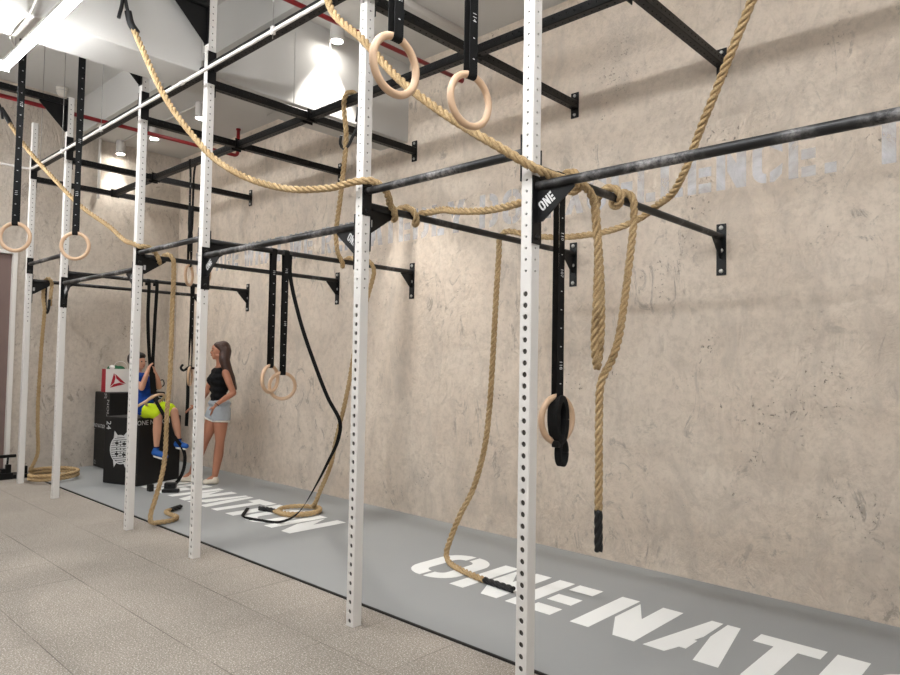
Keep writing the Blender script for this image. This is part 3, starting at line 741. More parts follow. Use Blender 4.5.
# ------------------------------------------------------------------ gymnastic rings and their straps
RR, RT = .103, .0145
def ring(c, deg, label, tilt=0):
    """deg turns the ring about the vertical; 0 keeps it in the plane of the bars to the wall"""
    c = Vector(c); t = thing('gymnastic_ring', label, 'gymnastic ring', c, 'wooden gymnastic rings')
    a = math.radians(deg); h = Vector((-math.sin(a), math.cos(a), 0)); zz = Vector((0, 0, 1))
    nn = h.cross(zz)
    if tilt: zz = (zz*math.cos(tilt)+nn*math.sin(tilt))
    MB().tube([c+(h*math.cos(2*PI*k/40)+zz*math.sin(2*PI*k/40))*RR for k in range(40)], RT, 12, closed=True).build('hoop', WOOD, t)
    return t
def text_mesh(txt, size):
    cu = bpy.data.curves.new('t', 'FONT'); cu.body = txt; cu.size = size; cu.align_x = 'CENTER'; cu.align_y = 'CENTER'; cu.resolution_u = 2
    o = bpy.data.objects.new('t', cu); C.objects.link(o); dg = bpy.context.evaluated_depsgraph_get(); dg.update()
    me = bpy.data.meshes.new_from_object(o.evaluated_get(dg)); bpy.data.objects.remove(o); return me
def put_text(txt, size, origin, xdir, ydir, name, m, parent, lift=.001):
    me = text_mesh(txt, size); x = Vector(xdir).normalized(); y = Vector(ydir).normalized(); n = x.cross(y)
    o0 = Vector(origin)+n*lift-world_loc(parent)
    for v in me.vertices: v.co = o0+x*v.co.x+y*v.co.y
    me.materials.clear(); me.materials.append(m)
    o = bpy.data.objects.new(name, me); C.objects.link(o); o.parent = parent; return o
def strap(c, deg, ztop, label, bar='round', bary=None, marks=(), axis_top=(0,1,0), w=.043, sep=.0165, ticks=None):
    """loop of webbing from a bar (running along Y, at x, z=ztop) down round the top of a ring centred at c"""
    c = Vector(c); a = math.radians(deg); h = Vector((-math.sin(a), math.cos(a), 0)); n = Vector((math.cos(a), math.sin(a), 0))
    top = Vector((c.x, c.y if bary is None else bary, ztop)); zr = c.z+RR
    t = thing('ring_strap', label, 'strap', (top.x, top.y, ztop), 'black ring straps')
    axt = Vector(axis_top); nt_ = Vector((axt.y, -axt.x, 0)) if bar != 'x' else Vector((0, -1, 0))
    bh = .0235 if bar == 'round' else .0325
    pts = []; wd = []
    def add(p, d): pts.append(p); wd.append(d)
    N = 14; ctr_b = Vector((c.x, c.y, zr))
    for k in range(N+1):          # up the near ply
        f = k/N; e = min(1, f*1.6); nn = (n*(1-e)+nt_*e).normalized(); hh = (h*(1-e)+axt*e).normalized()
        cp = ctr_b.lerp(top, f); s = sep if f < .9 else sep+(bh-sep)*(f-.9)/.1
        add(cp+nn*s, hh)
    if bar == 'round':
        for k in range(1, 8): add(top+nt_*bh*math.cos(PI*k/8)+Vector((0, 0, bh*math.sin(PI*k/8))), axt)
    else:
        add(top+nt_*bh+Vector((0, 0, bh)), axt); add(top-nt_*bh+Vector((0, 0, bh)), axt)
    for k in range(N, -1, -1):
        f = k/N; e = min(1, f*1.6); nn = (n*(1-e)+nt_*e).normalized(); hh = (h*(1-e)+axt*e).normalized()
        cp = ctr_b.lerp(top, f); s = sep if f < .9 else sep+(bh-sep)*(f-.9)/.1
        add(cp-nn*s, hh)
    for k in range(1, 8): add(ctr_b+(-n*math.cos(PI*k/8)*sep)+Vector((0, 0, -(RT+.0012)*math.sin(PI*k/8))), h)
    add(pts[0].copy(), h)
    wb = MB().ribbon(pts, wd, w, .0028).build('webbing', WEB, t); wb.data.materials.append(PRINT)
    # printed length scale on the near ply
    length = ztop-zr; mk = MB(); k = 0; zz = zr+.06
    gap = ticks or .085
    while zz < ztop-.08:
        f = (zz-zr)/length; e = min(1, f*1.6); nn = (n*(1-e)+nt_*e).normalized(); hh = (h*(1-e)+axt*e).normalized()
        cp = ctr_b.lerp(top, f)+nn*(sep+.0021)
        lab = [m for m in marks if abs(m[1]-zz) < gap/2]
        if lab: put_text(lab[0][0], .028, cp, (0, 0, -1) , hh, 'printed_number', PRINT, wb, .0008)
        else: mk.add([cp-hh*.005-Vector((0,0,.002)), cp+hh*.005-Vector((0,0,.002)), cp+hh*.005+Vector((0,0,.002)), cp-hh*.005+Vector((0,0,.002))], [(0,1,2,3)])
        zz += gap
    if mk.v:          # the printed ticks belong to the webbing's own mesh
        bm = bmesh.new(); bm.from_mesh(wb.data); w0 = world_loc(wb)
        for f_ in mk.f:
            q_ = bm.faces.new([bm.verts.new(mk.v[i]-w0) for i in f_]); q_.material_index = 1
        bm.to_mesh(wb.data); bm.free()
    return t
# near pair on the front beam over the camera side
ring((0, -.413, 2.478), -6, 'wooden ring upper right of the near hanging pair')
strap((0, -.413, 2.478), -6, FZ, 'black numbered strap of the near ring pair, nearer the wall', 'square', marks=[('114', 2.84)])
ring((0, -.817, 2.486), 0, 'wooden ring left of the near hanging pair, against the second upright')
strap((0, -.817, 2.486), 0, FZ, 'black numbered strap of the near ring pair, farther from the wall', 'square', marks=[('115', 2.73)])
# far pair at upper left
ring((PX[3], -.497, 2.316), -38, 'wooden ring before the second upright from the left')
strap((PX[3], -.497, 2.316), -38, FZ, 'black numbered strap holding the ring before the second left upright', 'square', marks=[('111', 3.2), ('112', 2.75)])
ring((PX[3], -.917, 2.326), -38, 'wooden ring at the far left edge of the picture')
strap((PX[3], -.917, 2.326), -38, FZ, 'black numbered strap at the far left edge, under the tube light', 'square', marks=[('117', 3.35), ('111', 2.7)])
# folded strap on the nearest bar to the wall
ring((0, .222, 1.180), -8, 'wooden ring with a bundled black strap, behind the nearest upright')
st = strap((0, .222, 1.180), -8, zb, 'black strap hung on the nearest wall bar, bundled through its ring', marks=[('110', 2.0), ('107', 1.86), ('118', 1.46)])
def loop_ribbon(parent, c, ry, rz, w, th, name='bundled_loop'):
    c = Vector(c); pts = [c+Vector((-.10*ry*math.cos(a), ry*math.cos(a), rz*math.sin(a))) for a in [2*PI*k/28 for k in range(29)]]
    return MB().ribbon(pts, (1, 0, 0), w, th).build(name, WEB, parent, .003)
loop_ribbon(st, (.018, .222, 1.178), .044, .098, .034, .030)
loop_ribbon(st, (-.006, .214, 1.190), .036, .086, .026, .026)
loop_ribbon(st, (.018, .236, 1.028), .032, .056, .036, .015)
MB().box(.0, .035, .180, .208, 1.055, 1.085).build('cam_buckle', BLACK_STEEL, st, .003)
# pair on the third wall bar
ring((PX[2], .585, 1.285), 22, 'narrow seen wooden ring, left of the pair over the floor coil')
strap((PX[2], .585, 1.285), 22, zb, 'left black strap of the pair over the floor coil', marks=[('111', 2.1)])
ring((PX[2], .70, 1.228), -20, 'rounder seen wooden ring, right of the pair over the floor coil')
st = strap((PX[2], .70, 1.228), -20, zb, 'right black strap with a long loose tail sweeping down to the mat', marks=[('112', 2.12), ('119', 1.75)])
tp = spline([(-2.955, .735, 2.29), (-2.974, .75, 2.127), (-2.941, .833, 1.766), (-2.89, .956, 1.4), (-2.857, 1.071, 1.128), (-2.827, 1.178, .927), (-2.882, 1.204, .77), (-3.027, 1.215, .569), (-3.17, 1.19, .339), (-3.29, 1.13, .129), (-3.345, 1.07, .06), (-3.42, 1.0, .024), (-3.581, .931, .020), (-3.781, .881, .020), (-3.85, .90, .022), (-3.98, 1.0, .026), (-4.10, 1.10, .03)], .03)
n_ = len(tp); wds = []
for i in range(n_):
    f = i/n_; ang_ = .2+5*max(0, f-.45)
    wds.append(Vector((.55, .55, 0))*math.cos(ang_)+Vector((-.4, .4, .3))*math.sin(ang_))
MB().ribbon(tp, wds, .031, .003).build('loose_tail', WEB, st)
# thin seen pair on the farther middle beam
ring((-5.037, .9, 2.30), 44, 'small looking wooden ring just left of the third upright')
strap((-5.037, .9, 2.30), 44, UZ, 'thin seen black strap on the middle beam, left of the third upright', 'x', axis_top=(1,0,0))
ring((-4.70, .9, 2.30), 35, 'wooden ring mostly hidden behind the third upright')
strap((-4.70, .9, 2.30), 35, UZ, 'thin black strap on the middle beam, hidden behind the third upright', 'x', axis_top=(1,0,0))

# ------------------------------------------------------------------ black foam plyo boxes
def plyo_box(label, o, ax, ay, h, texts, emblem=None):
    """o bottom corner, ax / ay horizontal edges (ay the side seen at right)"""
    o = Vector(o); ax = Vector(ax); ay = Vector(ay); up = Vector((0, 0, 1))
    t = thing('plyo_box', label, 'plyo box', o+(ax+ay)/2, 'black foam plyo boxes')
    b = MB().obox(o, ax, ay, up*h).build('body', VINYL, t, .012)
    MB().obox(o+up*(h*.5)+ax*.2-ay.normalized()*.0012, ax*.6, ay.normalized()*.002, up*.003).build('seam', BLACK_STEEL, t)
    for txt, face, fx, fz, size, rot in texts:
        d = ax.normalized() if face == 'l' else ay.normalized(); n = d.cross(up)
        org = o+(ax*fx if face == 'l' else ax+ay*fx)+up*h*fz
        xd = d*math.cos(rot)+up*math.sin(rot); yd = -d*math.sin(rot)+up*math.cos(rot)
        put_text(txt, size, org, xd, yd, 'printed_text', PRINT, t, .0025)
    if emblem:
        d = ax.normalized(); fx, fz, r = emblem; c = o+ax*fx+up*h*fz; n = d.cross(up)
        P = lambda x, z: c+d*x+up*z+n*.0025
        mb = MB(); E = []
        N = 22                                           # striped roundel with four horn-like points
        for k in range(-7, 8):
            z0 = k*r/7.5; z1 = z0+r/11
            w0 = math.sqrt(max(r*r-z0*z0, 0))
            if w0 < .02: continue
            if abs(k) <= 5 and k % 2 == 0:
                segs = [(-w0, -r*.42), (-r*.32, -r*.04), (r*.04, r*.32), (r*.42, w0)]
            elif k in (-3, 3): segs = [(-w0, -r*.55), (-r*.2, r*.2), (r*.55, w0)]
            else: segs = [(-w0, w0)]
            for a, b2 in segs:
                if b2 > a: mb.add([P(a, z0), P(b2, z0), P(b2, z1), P(a, z1)], [(0,1,2,3)])
        for k in range(40):
            a0 = 2*PI*k/40; a1 = 2*PI*(k+1)/40
            mb.add([P(r*math.cos(a), r*math.sin(a)) if q else P(r*1.09*math.cos(a), r*1.09*math.sin(a)) for q, a in ((1,a0),(0,a0),(0,a1),(1,a1))], [(0,1,2,3)])
        for sx in (-1, 1):
            mb.add([P(sx*r*.25, r*1.0), P(sx*r*.72, r*.78), P(sx*r*.66, r*1.38)], [(0,1,2)])
            mb.add([P(sx*r*.35, -r*.98), P(sx*r*.72, -r*.78), P(sx*r*.62, -r*1.36)], [(0,1,2)])
        mb.build('printed_emblem', PRINT, t)['label'] = 'white striped round emblem with four points'
    return t
e1 = Vector((.506, .177, 0)).normalized(); e2 = Vector((-e1.y, e1.x, 0))
FO = Vector((-5.974, .833, MZ))-e1*.535
plyo_box('front black plyo box with a round white emblem, the child seated on it', FO, e1*.535, e2*.62, .755,
         [('24', 'l', .13, .87, .10, -PI/2), ('ONE NATION', 'r', .34, .925, .075, 0)], (.5, .52, .150))
plyo_box('lower black plyo box at the back, standing on the mat under another', (-7.86, 1.045, MZ), (.50, 0, 0), (0, .70, 0), .492,
         [('12', 'l', .12, .12, .07, 0)])
plyo_box('upper black plyo box at the back, carrying the shopping bag', (-7.86, 1.04, MZ+.494), (.51, 0, 0), (0, .71, 0), .485,
         [('20', 'l', .72, .90, .09, 0), ('NATION', 'l', .9, .42, .10, PI/2), ('ONE NATION', 'l', .36, .09, .07, 0), ('30', 'r', .93, .82, .12, PI/2)])
# paper shopping bag with a red triangular mark
BZ = MZ+.494+.486
t = thing('shopping_bag', 'white paper shopping bag with a red triangle mark, on the back boxes', 'bag', (-7.62, 1.22, BZ))
bx0, bx1, by0, by1, bh = -7.69, -7.55, 1.055, 1.40, .30
mb = MB(); mb.add([(bx1, by0, BZ), (bx1, by1, BZ), (bx1-.01, by1+.0, BZ+bh), (bx1-.01, by0, BZ+bh), (bx0, by0, BZ), (bx0, by1, BZ), (bx0+.01, by1, BZ+bh), (bx0+.01, by0, BZ+bh)],
                  [(0,1,2,3), (4,7,6,5), (1,5,6,2), (0,4,5,1)])
b = mb.build('paper_body', PAPER, t)
m = b.modifiers.new('thick', 'SOLIDIFY'); m.thickness = .002
g = MB().add([(bx1, by0-.0015, BZ), (bx0, by0-.0015, BZ), (bx0+.01, by0-.0015, BZ+bh), (bx1-.01, by0-.0015, BZ+bh)], [(0,1,2,3)])
g.v += []; gs = g.build('side_gusset', BAG_RED, t); gs['label'] = 'red side of the bag'
m = gs.modifiers.new('thick', 'SOLIDIFY'); m.thickness = .002
tri = [(.05, .055), (.10, .25), (.255, .105)]
cx_ = sum(p[0] for p in tri)/3; cz_ = sum(p[1] for p in tri)/3
inn = [(cx_+(x-cx_)*.42, cz_+(z-cz_)*.42) for x, z in tri]
PB = lambda y, z: (bx1+.004-.01*z/bh, by0+y, BZ+z)
mk = MB()
for i in range(3):
    j = (i+1) % 3; a, b_, c_, d_ = tri[i], tri[j], inn[j], inn[i]
    sh = .16      # the three bars are set apart by thin slanted gaps
    a2 = (a[0]+(b_[0]-a[0])*sh*.55, a[1]+(b_[1]-a[1])*sh*.55)
    mk.add([PB(*a2), PB(*b_), PB(*c_), PB(d_[0]+(c_[0]-d_[0])*sh, d_[1]+(c_[1]-d_[1])*sh)], [(0,1,2,3)])
mk.build('triangle_mark', BAG_RED, t)
for y in (1.16, 1.31):
    pass
MB().tube(spline([(bx1-.012, 1.15, BZ+bh-.01), (bx1-.02, 1.17, BZ+bh+.07), (bx1-.02, 1.24, BZ+bh+.10), (bx1-.02, 1.31, BZ+bh+.07), (bx1-.012, 1.33, BZ+bh-.01)], .02), .004, 6).build('handle', PAPER, t)
t = thing('folded_shirt', 'green cloth with pale edges sticking out of the shopping bag', 'clothing', (-7.62, 1.2, BZ+.29))
MB().ball((-7.62, 1.17, BZ+.295), (.05, .085, .055), 14).ball((-7.62, 1.25, BZ+.29), (.05, .07, .05), 14).build('cloth_bundle', GREEN, t)
MB().ball((-7.60, 1.145, BZ+.315), (.035, .04, .035), 12).build('cloth_edge', PAPER, t)
t = thing('dark_pouch', 'small dark pouch with a pale top, on the back boxes behind the child', 'pouch', (-7.45, 1.62, BZ))
MB().ball((-7.45, 1.63, BZ+.085), (.06, .075, .085), 14).build('pouch_body', VINYL, t)
MB().ball((-7.45, 1.62, BZ+.185), (.045, .055, .03), 12).build('pale_top', PAPER, t)
MB().tube(spline([(-7.43, 1.68, BZ+.13), (-7.42, 1.74, BZ+.16), (-7.42, 1.76, BZ+.09), (-7.43, 1.70, BZ+.05)], .02), .008, 6).build('carry_loop', VINYL, t)

# ------------------------------------------------------------------ low black stand behind the farthest upright, things on the mat
t = thing('weight_stand', 'low black steel stand with a raised rail, behind the farthest upright', 'equipment stand', (-7.6, -.3, 0))
MB().box(-7.72, -7.44, -1.1, .02, 0, .075).build('base', BLACK_STEEL, t, .006)
MB().box(-7.70, -7.46, .02, .20, 0, .045).build('base_foot', BLACK_STEEL, t, .004)
MB().box(-7.50, -7.45, -.055, .0, .045, .17).build('stepped_post', BLACK_STEEL, t, .004)
MB().box(-7.52, -7.45, -.10, -.055, .075, .125).build('stepped_post', BLACK_STEEL, t, .004)
MB().box(-7.55, -7.49, .12, .18, .045, .135).build('end_post', BLACK_STEEL, t, .004)
MB().tube([(-7.52, -1.1, .262), (-7.52, .06, .262)], .019, 12).build('rail', BLACK_STEEL, t)
for y in (-.95, -.02): MB().tube([(-7.56, y, .07), (-7.52, y, .262)], .012, 8).build('rail_post', BLACK_STEEL, t)
def small_block(name, label, c, d, l, wdt, h):
    c = Vector(c); d = Vector(d).normalized(); s_ = Vector((-d.y, d.x, 0)); t = thing(name, label, 'equipment piece', c)
    MB().obox(c-d*l/2-s_*wdt/2, d*l, s_*wdt, (0, 0, h)).build('block', VINYL, t, .006)
    MB().obox(c-d*l*.15-s_*wdt/2-s_*.002+Vector((0,0,h*.4)), d*l*.3, s_*(wdt+.004), (0, 0, h*.25)).build('band', WEB, t)
    return t
small_block('floor_block', 'small black block on the mat at the foot of the emblem box', (-5.62, .83, MZ), (1, 0, 0), .07, .05, .075)
small_block('floor_pad', 'flat black pad on the white letters beside the hanging rope', (-5.42, .96, MZ), (.6, .8, 0), .17, .07, .035)
small_block('floor_wedge', 'black block on the mat under the child and the trailing strap', (-5.66, 1.07, MZ), (.6, .8, 0), .12, .08, .06)

# ------------------------------------------------------------------ people
def capsule(mb, p, q, r1, r2, n=12):
    p, q = Vector(p), Vector(q); mb.ball(p, r1, n); mb.ball(q, r2, n); d = q-p; m_ = 5
    mb.tube([p+d*i/m_ for i in range(m_+1)], [r1+(r2-r1)*i/m_ for i in range(m_+1)], n)
def chain(mb, pts, rs, n=12):
    for a, b, r1, r2 in zip(pts, pts[1:], rs, rs[1:]): capsule(mb, a, b, r1, r2, n)
def fuse(mb, name, m, parent, voxel=.007, smooth=3):
    me = mb.mesh('tmp', world_loc(parent)); o = bpy.data.objects.new('tmp', me); C.objects.link(o)
    r = o.modifiers.new('r', 'REMESH'); r.mode = 'VOXEL'; r.voxel_size = voxel
    dg = bpy.context.evaluated_depsgraph_get(); dg.update(); me2 = bpy.data.meshes.new_from_object(o.evaluated_get(dg)); bpy.data.objects.remove(o)
    bm = bmesh.new(); bm.from_mesh(me2)
    for _ in range(smooth): bmesh.ops.smooth_vert(bm, verts=bm.verts, factor=.5, use_axis_x=True, use_axis_y=True, use_axis_z=True)
    bm.to_mesh(me2); bm.free(); me2.polygons.foreach_set('use_smooth', [True]*len(me2.polygons)); me2.materials.append(m); me2.name = name
    o = bpy.data.objects.new(name, me2); C.objects.link(o); o.parent = parent; return o
def frame_fn(O):
    O = Vector(O); a = Vector((.729, .684, 0)); b = Vector((.684, -.729, 0))
    return lambda x, y, z: O+a*x+b*y+Vector((0, 0, z))
def hand(mb, G, wrist, tip, side, thumb, r=.0085, curl=(0,0,-.02), spread=.011):
    """palm and five bent fingers, wrist -> tip; side across the knuckles, thumb direction"""
    w_, t_ = Vector(wrist), Vector(tip); s_ = Vector(side).normalized(); th = Vector(thumb).normalized(); cu = Vector(curl)
    k = w_.lerp(t_, .5)
    for i in (-1.2, -.4, .4, 1.2): capsule(mb, G(*(w_+s_*i*spread*.7)), G(*(k+s_*i*spread)), .013, .011, 8)
    for i, l in zip((-1.5, -.5, .5, 1.5), (.82, 1, .97, .78)):
        a = k+s_*i*spread; m_ = a+(t_-k)*.55*l+cu*.3; e = a+(t_-k)*l+cu
        chain(mb, [G(*a), G(*m_), G(*e)], [r*1.05, r, r*.8], 8)
    a = w_.lerp(t_, .15); chain(mb, [G(*a), G(*(a+th*.028+(t_-w_)*.16)), G(*(a+th*.036+(t_-w_)*.36))], [r*1.35, r*1.15, r*.9], 8)

# --- the standing woman
G = frame_fn((-5.651, 1.554, MZ))
t = thing('person', 'woman with long brown hair, black top and denim shorts, standing by the wall', 'person', G(.03, 0, 0))
f = Vector((-.80, .60, 0)); l = Vector((.60, .80, 0))           # her facing and her left, in (right, towards camera, up)
V = lambda c, ff=0, ll=0, up=0: tuple(Vector(c)+f*ff+l*ll+Vector((0, 0, up)))
T = (.055, 0, 0)
body = MB(); B = lambda c, r: None
def torso(mb, g, lo=.80, hi=1.34):
    for z, fw, hwid, dp in ((.80, -.005, .088, .098), (.86, -.01, .092, .10), (.93, 0, .072, .085), (1.0, .005, .066, .078), (1.08, .008, .075, .085), (1.16, .02, .082, .092), (1.22, .015, .088, .09), (1.28, 0, .10, .075), (1.315, -.005, .085, .058)):
        if lo <= z <= hi:
            for q in (-1, -.33, .33, 1): mb.ball(G(*V((T[0], 0, z), fw, q*hwid*.62)), (dp+g, dp+g, .055+g*.4), 12)
torso(body, -.004)
for s_ in (-1, 1): body.ball(G(*V((T[0], 0, 1.185), .075, s_*.06)), .05, 12)
chain(body, [G(*V((T[0], 0, 1.30), -.01)), G(*V((T[0], 0, 1.40), -.0)), G(*V((T[0], 0, 1.45), .01))], [.058, .048, .046])
# head: skull, jaw, face features
HC = (.050, .0, 1.525)
hf = Vector((-.93, .36, -.02)); hl = Vector((.36, .93, 0))
Hd = lambda ff, ll, up: G(*(Vector(HC)+hf*ff+hl*ll+Vector((0, 0, up))))
body.ball(Hd(-.012, 0, .012), .083, 16); body.ball(Hd(.012, 0, .005), .075, 16)
for ff, ll, up, r in ((.052, 0, -.05, .036), (.045, .022, -.045, .034), (.045, -.022, -.045, .034), (.068, 0, -.082, .02), (.05, 0, .03, .05), (.02, .03, -.055, .038), (.02, -.03, -.055, .038), (.074, .024, .0, .012), (.06, .04, -.012, .02), (.06, -.04, -.012, .02)):
    body.ball(Hd(ff, ll, up), r, 12)
chain(body, [Hd(.086, 0, .012), Hd(.104, 0, -.022)], [.009, .0125], 8)          # nose
body.ball(Hd(.097, .009, -.026), .009, 8).ball(Hd(.097, -.009, -.026), .009, 8)
body.ball(Hd(.086, 0, -.048), .012, 8).ball(Hd(.084, 0, -.06), .012, 8)
for s_ in (-1, 1): body.ball(Hd(-.005, s_*.08, -.005), (.018, .012, .028), 10)
# arms
chain(body, [G(.160, .115, 1.275), G(.205, .14, 1.17), G(.258, .13, 1.045)], [.046, .040, .034])
chain(body, [G(.258, .13, 1.045), G(.185, .20, .985), G(.098, .235, .915)], [.035, .032, .022])
hand(body, G, (.098, .235, .915), (.026, .225, .80), (.62, .55, .45), (-.8, .4, .1), curl=(.0, -.03, -.01))
chain(body, [G(-.04, -.12, 1.275), G(-.095, -.13, 1.15), G(-.14, -.12, 1.03)], [.045, .040, .034])
chain(body, [G(-.14, -.12, 1.03), G(-.19, -.08, .945), G(-.235, -.04, .875)], [.034, .031, .022])
hand(body, G, (-.235, -.04, .875), (-.335, -.01, .825), (.15, .85, .5), (-.1, -.2, .9), curl=(-.005, .0, -.025))
# legs
for hip, knee, calf, ank, toe in (((.10, .055, .83), (.100, .07, .49), (.085, .06, .34), (.052, .065, .085), (-.045, .09, .03)),
                                  ((.01, -.055, .83), (-.115, -.06, .485), (-.18, -.07, .33), (-.262, -.065, .10), (-.36, -.05, .03))):
    mid = tuple((Vector(hip)+Vector(knee))/2)
    chain(body, [G(*hip), G(*mid), G(*knee), G(*calf), G(*ank)], [.092, .077, .052, .056, .033], 14)
    chain(body, [G(*ank), G(*(Vector(ank)*.4+Vector(toe)*.6)), G(*toe)], [.032, .028, .024])
fuse(body, 'body', SKIN, t, .0075, 3)
top = MB(); torso(top, .010, .92, 1.29)
for s_ in (-1, 1): top.ball(G(*V((T[0], 0, 1.185), .08, s_*.058)), .055, 12); top.ball(G(*V((T[0], 0, 1.305), -.005, s_*.085)), .045, 10)
fuse(top, 'tank_top', TOP_M, t, .008, 4)
sh = MB()
for z in (.80, .855, .92): 
    for q in (-1, -.33, .33, 1): sh.ball(G(*V((T[0], 0, z), -.005, q*.06)), (.113, .113, .055), 12)
for hip, q in (((.10, .055, .84), (.105, .06, .725)), ((.01, -.055, .84), (-.03, -.057, .735))):
    mb_ = sh; p_, q_ = G(*hip), G(*q); mb_.tube([p_, p_.lerp(q_, .5), q_], [.105, .103, .104], 18)
fuse(sh, 'denim_shorts', DENIM, t, .008, 2)
hem = MB()
for q, nxt in (((.105, .06, .725), (.105, .062, .705)), ((-.03, -.057, .735), (-.037, -.057, .716))): hem.tube([G(*q), G(*nxt)], [.102, .1], 18)
fuse(hem, 'frayed_hem', LACE, t, .008, 1)
hr = MB()
hr.ball(Hd(-.03, 0, .03), .088, 16); hr.ball(Hd(.008, 0, .055), (.072, .072, .055), 14)
for s_ in (-1, 1): chain(hr, [Hd(.03, s_*.05, .06), Hd(-.03, s_*.075, .0), Hd(-.06, s_*.06, -.10)], [.03, .034, .04])
for off, k in ((0, 1), (.035, .96), (-.035, .96)):
    chain(hr, [Hd(-.055, off, 0), G(.115+off*.3, .045+off, 1.42), G(.155+off*.3, .05+off, 1.31), G(.205+off*.3, .055+off, 1.21), G(.255, .06+off*.6, 1.09)], [.07, .062, .055, .045, .018*k])
fuse(hr, 'long_hair', HAIR, t, .008, 2)
for s_ in (-1, 1):
    MB().ball(Hd(.084, s_*.027, .002), (.008, .008, .006), 8).build('eye', DARK, t)
    MB().tube([Hd(.088, s_*.016, .022), Hd(.086, s_*.028, .026), Hd(.076, s_*.042, .02)], .0035, 6).build('eyebrow', HAIR, t)
MB().ball(Hd(.0935, 0, -.052), (.008, .014, .006), 8).build('mouth', LIP, t)
MB().tube([G(.108, .232, .925), G(.104, .234, .92)], .029, 12).build('wristband', TOP_M, t)
for ank, toe in (((.052, .065, .085), (-.045, .09, .03)), ((-.262, -.065, .10), (-.36, -.05, .03))):
    sb = MB(); A, O_ = Vector(ank), Vector(toe); heel = A+(A-O_).normalized()*.012; heel.z = .036
    chain(sb, [G(*heel), G(*(heel*.5+O_*.5+Vector((0,0,.006)))), G(*O_)], [.036, .037, .031]); chain(sb, [G(A.x, A.y, .075), G(*heel)], [.036, .038])
    s_o = fuse(sb, 'sneaker', SHOE, t, .007, 2)
    so = MB(); chain(so, [G(heel.x, heel.y, .012), G(O_.x-.006, O_.y, .012)], [.012, .012]); 
    d_ = (O_-heel); d_.z = 0; d_.normalize(); sd = Vector((-d_.y, d_.x, 0))
    for k in range(4):
        c_ = heel.lerp(O_, .38+.14*k); c_.z = .072-.009*k
        MB().tube([G(*(c_+sd*.026-Vector((0,0,.008)))), G(*(c_+Vector((0,0,.003)))), G(*(c_-sd*.026-Vector((0,0,.008))))], .004, 6).build('lace', LACE, s_o)

# --- the seated child
G = frame_fn((-5.938, .932, 0))
t = thing('person', 'child in blue shirt and neon yellow shorts, seated on the emblem box holding straps', 'person', G(-.08, -.12, .77))
bd = MB()
def ctorso(mb, g):
    for c, r in (((-.075, -.105, .86), (.105, .10, .085)), ((-.095, -.10, .95), (.095, .085, .08)), ((-.12, -.095, 1.04), (.095, .085, .08)), ((-.145, -.09, 1.13), (.10, .09, .08)), ((-.165, -.085, 1.20), (.095, .095, .07))):
        for q in (-.035, .035): mb.ball(G(c[0]+q*.3, c[1]+q*1.1, c[2]), (r[0]+g, r[0]+g, r[2]+g), 12)
ctorso(bd, -.008)
chain(bd, [G(-.175, -.085, 1.22), G(-.19, -.085, 1.31)], [.045, .042])
CH = (-.195, -.085, 1.398)
Cd = lambda ff, ll, up: G(CH[0]+ff*.93+ll*.36, CH[1]+ff*.30-ll*.93, CH[2]+up)
bd.ball(Cd(-.01, 0, .01), .088, 16).ball(Cd(.03, 0, -.03), .066, 14).ball(Cd(.055, 0, -.06), .035, 12).ball(Cd(.055, 0, .01), .045, 12)
chain(bd, [Cd(.094, 0, .0), Cd(.105, 0, -.022)], [.009, .012], 8)
for s_ in (-1, 1): bd.ball(Cd(-.005, s_*.088, -.01), (.016, .014, .025), 10)
# near arm and far arm, both hands round the straps
chain(bd, [G(-.175, .01, 1.20), G(-.125, .05, 1.15), G(-.066, .07, 1.105)], [.042, .037, .031]); chain(bd, [G(-.066, .07, 1.105), G(-.045, .05, 1.20), G(-.022, .022, 1.305)], [.032, .030, .021])
hand(bd, G, (-.022, .022, 1.305), (-.004, .018, 1.385), (.9, .35, -.1), (-.3, -.6, .5), .0075, (.018, -.025, .0), .009)
chain(bd, [G(-.15, -.18, 1.20), G(-.05, -.19, 1.14), G(.035, -.15, 1.11)], [.042, .037, .031]); chain(bd, [G(.035, -.15, 1.11), G(.03, -.11, 1.20), G(.012, -.055, 1.29)], [.032, .030, .021])
hand(bd, G, (.012, -.055, 1.29), (.0, -.035, 1.365), (.8, -.5, 0), (-.5, .5, .4), .0075, (-.02, .02, .0), .009)
# legs over the edge of the box
chain(bd, [G(-.06, -.055, .845), G(.02, .0, .845), G(.105, .02, .815), G(.098, .015, .64), G(.095, .01, .46)], [.078, .066, .048, .047, .029])
chain(bd, [G(-.04, -.165, .85), G(.10, -.13, .86), G(.235, -.10, .84), G(.27, -.09, .68), G(.302, -.085, .545)], [.076, .064, .047, .045, .028])
fuse(bd, 'body', SKIN_B, t, .007, 3)
s1 = MB(); ctorso(s1, .008)
capsule(s1, G(-.172, .0, 1.205), G(-.145, .035, 1.165), .054, .052); capsule(s1, G(-.15, -.165, 1.205), G(-.09, -.185, 1.16), .054, .052)
fuse(s1, 't_shirt', BLUE, t, .008, 3)
s2 = MB(); s2.ball(G(-.08, -.11, .862), (.118, .125, .086), 14); chain(s2, [G(-.06, -.055, .85), G(.015, .0, .852), G(.075, .015, .835)], [.09, .083, .077]); chain(s2, [G(-.04, -.165, .855), G(.09, -.135, .868), G(.175, -.115, .858)], [.088, .08, .074])
fuse(s2, 'shorts', NEON, t, .008, 2)
s3 = MB(); s3.ball(Cd(-.022, 0, .028), .093, 16); s3.ball(Cd(.02, 0, .062), (.075, .075, .045), 12)
fuse(s3, 'short_hair', HAIR_B, t, .008, 2)
for s_ in (-1, 1): MB().ball(Cd(.092, s_*.03, .0), .008, 8).build('eye', DARK, t)
MB().ball(Cd(.094, 0, -.052), (.008, .012, .006), 8).build('mouth', LIP, t)
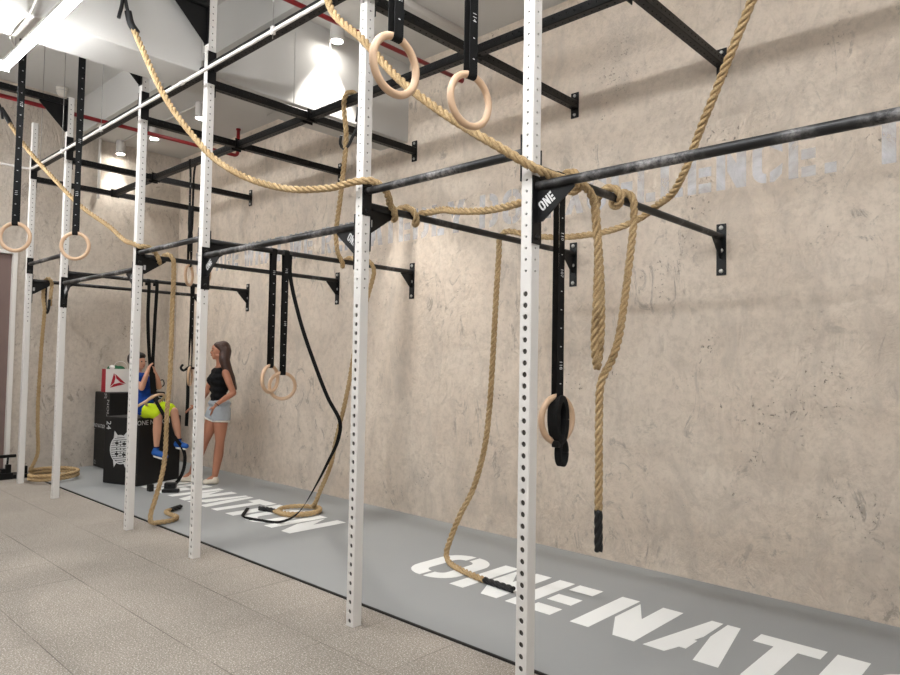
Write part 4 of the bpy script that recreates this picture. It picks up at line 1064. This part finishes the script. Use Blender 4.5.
for ank, toe in (((.095, .01, .44), (.215, .05, .355)), ((.302, -.085, .525), (.40, -.06, .455))):
    A, O_ = Vector(ank), Vector(toe); sb = MB(); heel = A+Vector((-.02, 0, -.055))
    chain(sb, [G(*heel), G(*(heel*.5+O_*.5+Vector((0, 0, .004)))), G(*O_)], [.034, .036, .03]); capsule(sb, G(*(A+Vector((0,0,-.01)))), G(*heel), .033, .034)
    s_o = fuse(sb, 'trainer', BSHOE, t, .007, 2)
    d_ = (O_-heel).normalized(); MB().tube([G(*(heel-Vector((0,0,.03)))), G(*(heel*.5+O_*.5-Vector((0,0,.03)))), G(*(O_-Vector((0,0,.024))))], [.02, .022, .018], 10).build('sole', LACE, s_o)
    MB().tube([G(*(A+Vector((0,0,.012)))), G(*(A+Vector((0,0,.0))))], [.034, .035], 12).build('sock', NAVY, s_o)
# the straps in the child's hands, their rings on the lap
t8 = thing('ring_strap', 'pair of black straps on the fifth wall bar, gripped by the child', 'strap', (PX[4], .91, zb), 'black ring straps')
for dy, q in ((-.045, (-.005, .012)), (.045, (.004, -.035))):
    top_ = [(PX[4]-.03, .91+dy, zb-.05), (PX[4]-.024, .91+dy, zb+.005), (PX[4], .91+dy, zb+.024), (PX[4]+.024, .91+dy, zb)]
    hnd = G(q[0], q[1], 1.345)
    MB().ribbon(spline(top_+[(PX[4]+.02, .91+dy*.9, 1.9)]+[tuple(hnd.lerp(Vector((PX[4], .91+dy, 1.9)), .4)), tuple(hnd), tuple(G(q[0]+.02, q[1]-.0, 1.18)), tuple(G(q[0]+.045, q[1]+.02, 1.03))], .03), (0, 1, 0), .038, .003).build('webbing', WEB, t8)
MB().ribbon(spline([tuple(G(.04, .03, 1.03)), tuple(G(.13, .10, .93)), tuple(G(.21, .08, .78)), tuple(G(.27, .02, .60)), tuple(G(.375, -.06, .40)), tuple(G(.37, -.10, .22)), tuple(G(.30, -.12, .06)), tuple(G(.26, -.08, MZ+.006)), tuple(G(.20, -.05, MZ+.006))], .03), (.2, 1, .2), .038, .003).build('loose_tail', WEB, t8)
tr = ring(G(-.02, .068, .955), 62, 'wooden ring lying at the child hip, nearer the camera', 1.0)
tr = ring(G(.075, .045, .975), 20, 'wooden ring on the child lap, on the far strap', .9)
# thin strap with ring beside the woman
ring((-5.949, 1.395, 1.235), 52, 'edge seen wooden ring beside the woman hand')
t9 = strap((-5.949, 1.395, 1.235), 52, zb, 'narrow black strap with a knot and tail, left of the woman', w=.034)
MB().ribbon(spline([(-5.97, 1.385, 1.33), (-5.985, 1.39, 1.2), (-5.985, 1.395, 1.0), (-6.0, 1.397, .65)], .03), (.73, .68, 0), .038, .006).build('loose_tail', WEB, t9)
kn = MB().tube(spline([(-6.03, 1.345, 1.37), (-6.05, 1.33, 1.33), (-6.02, 1.35, 1.30), (-5.985, 1.38, 1.33), (-5.96, 1.40, 1.35), (-5.95, 1.42, 1.33), (-5.91, 1.45, 1.335)], .012), .014, 8).build('knot', WEB, t9)
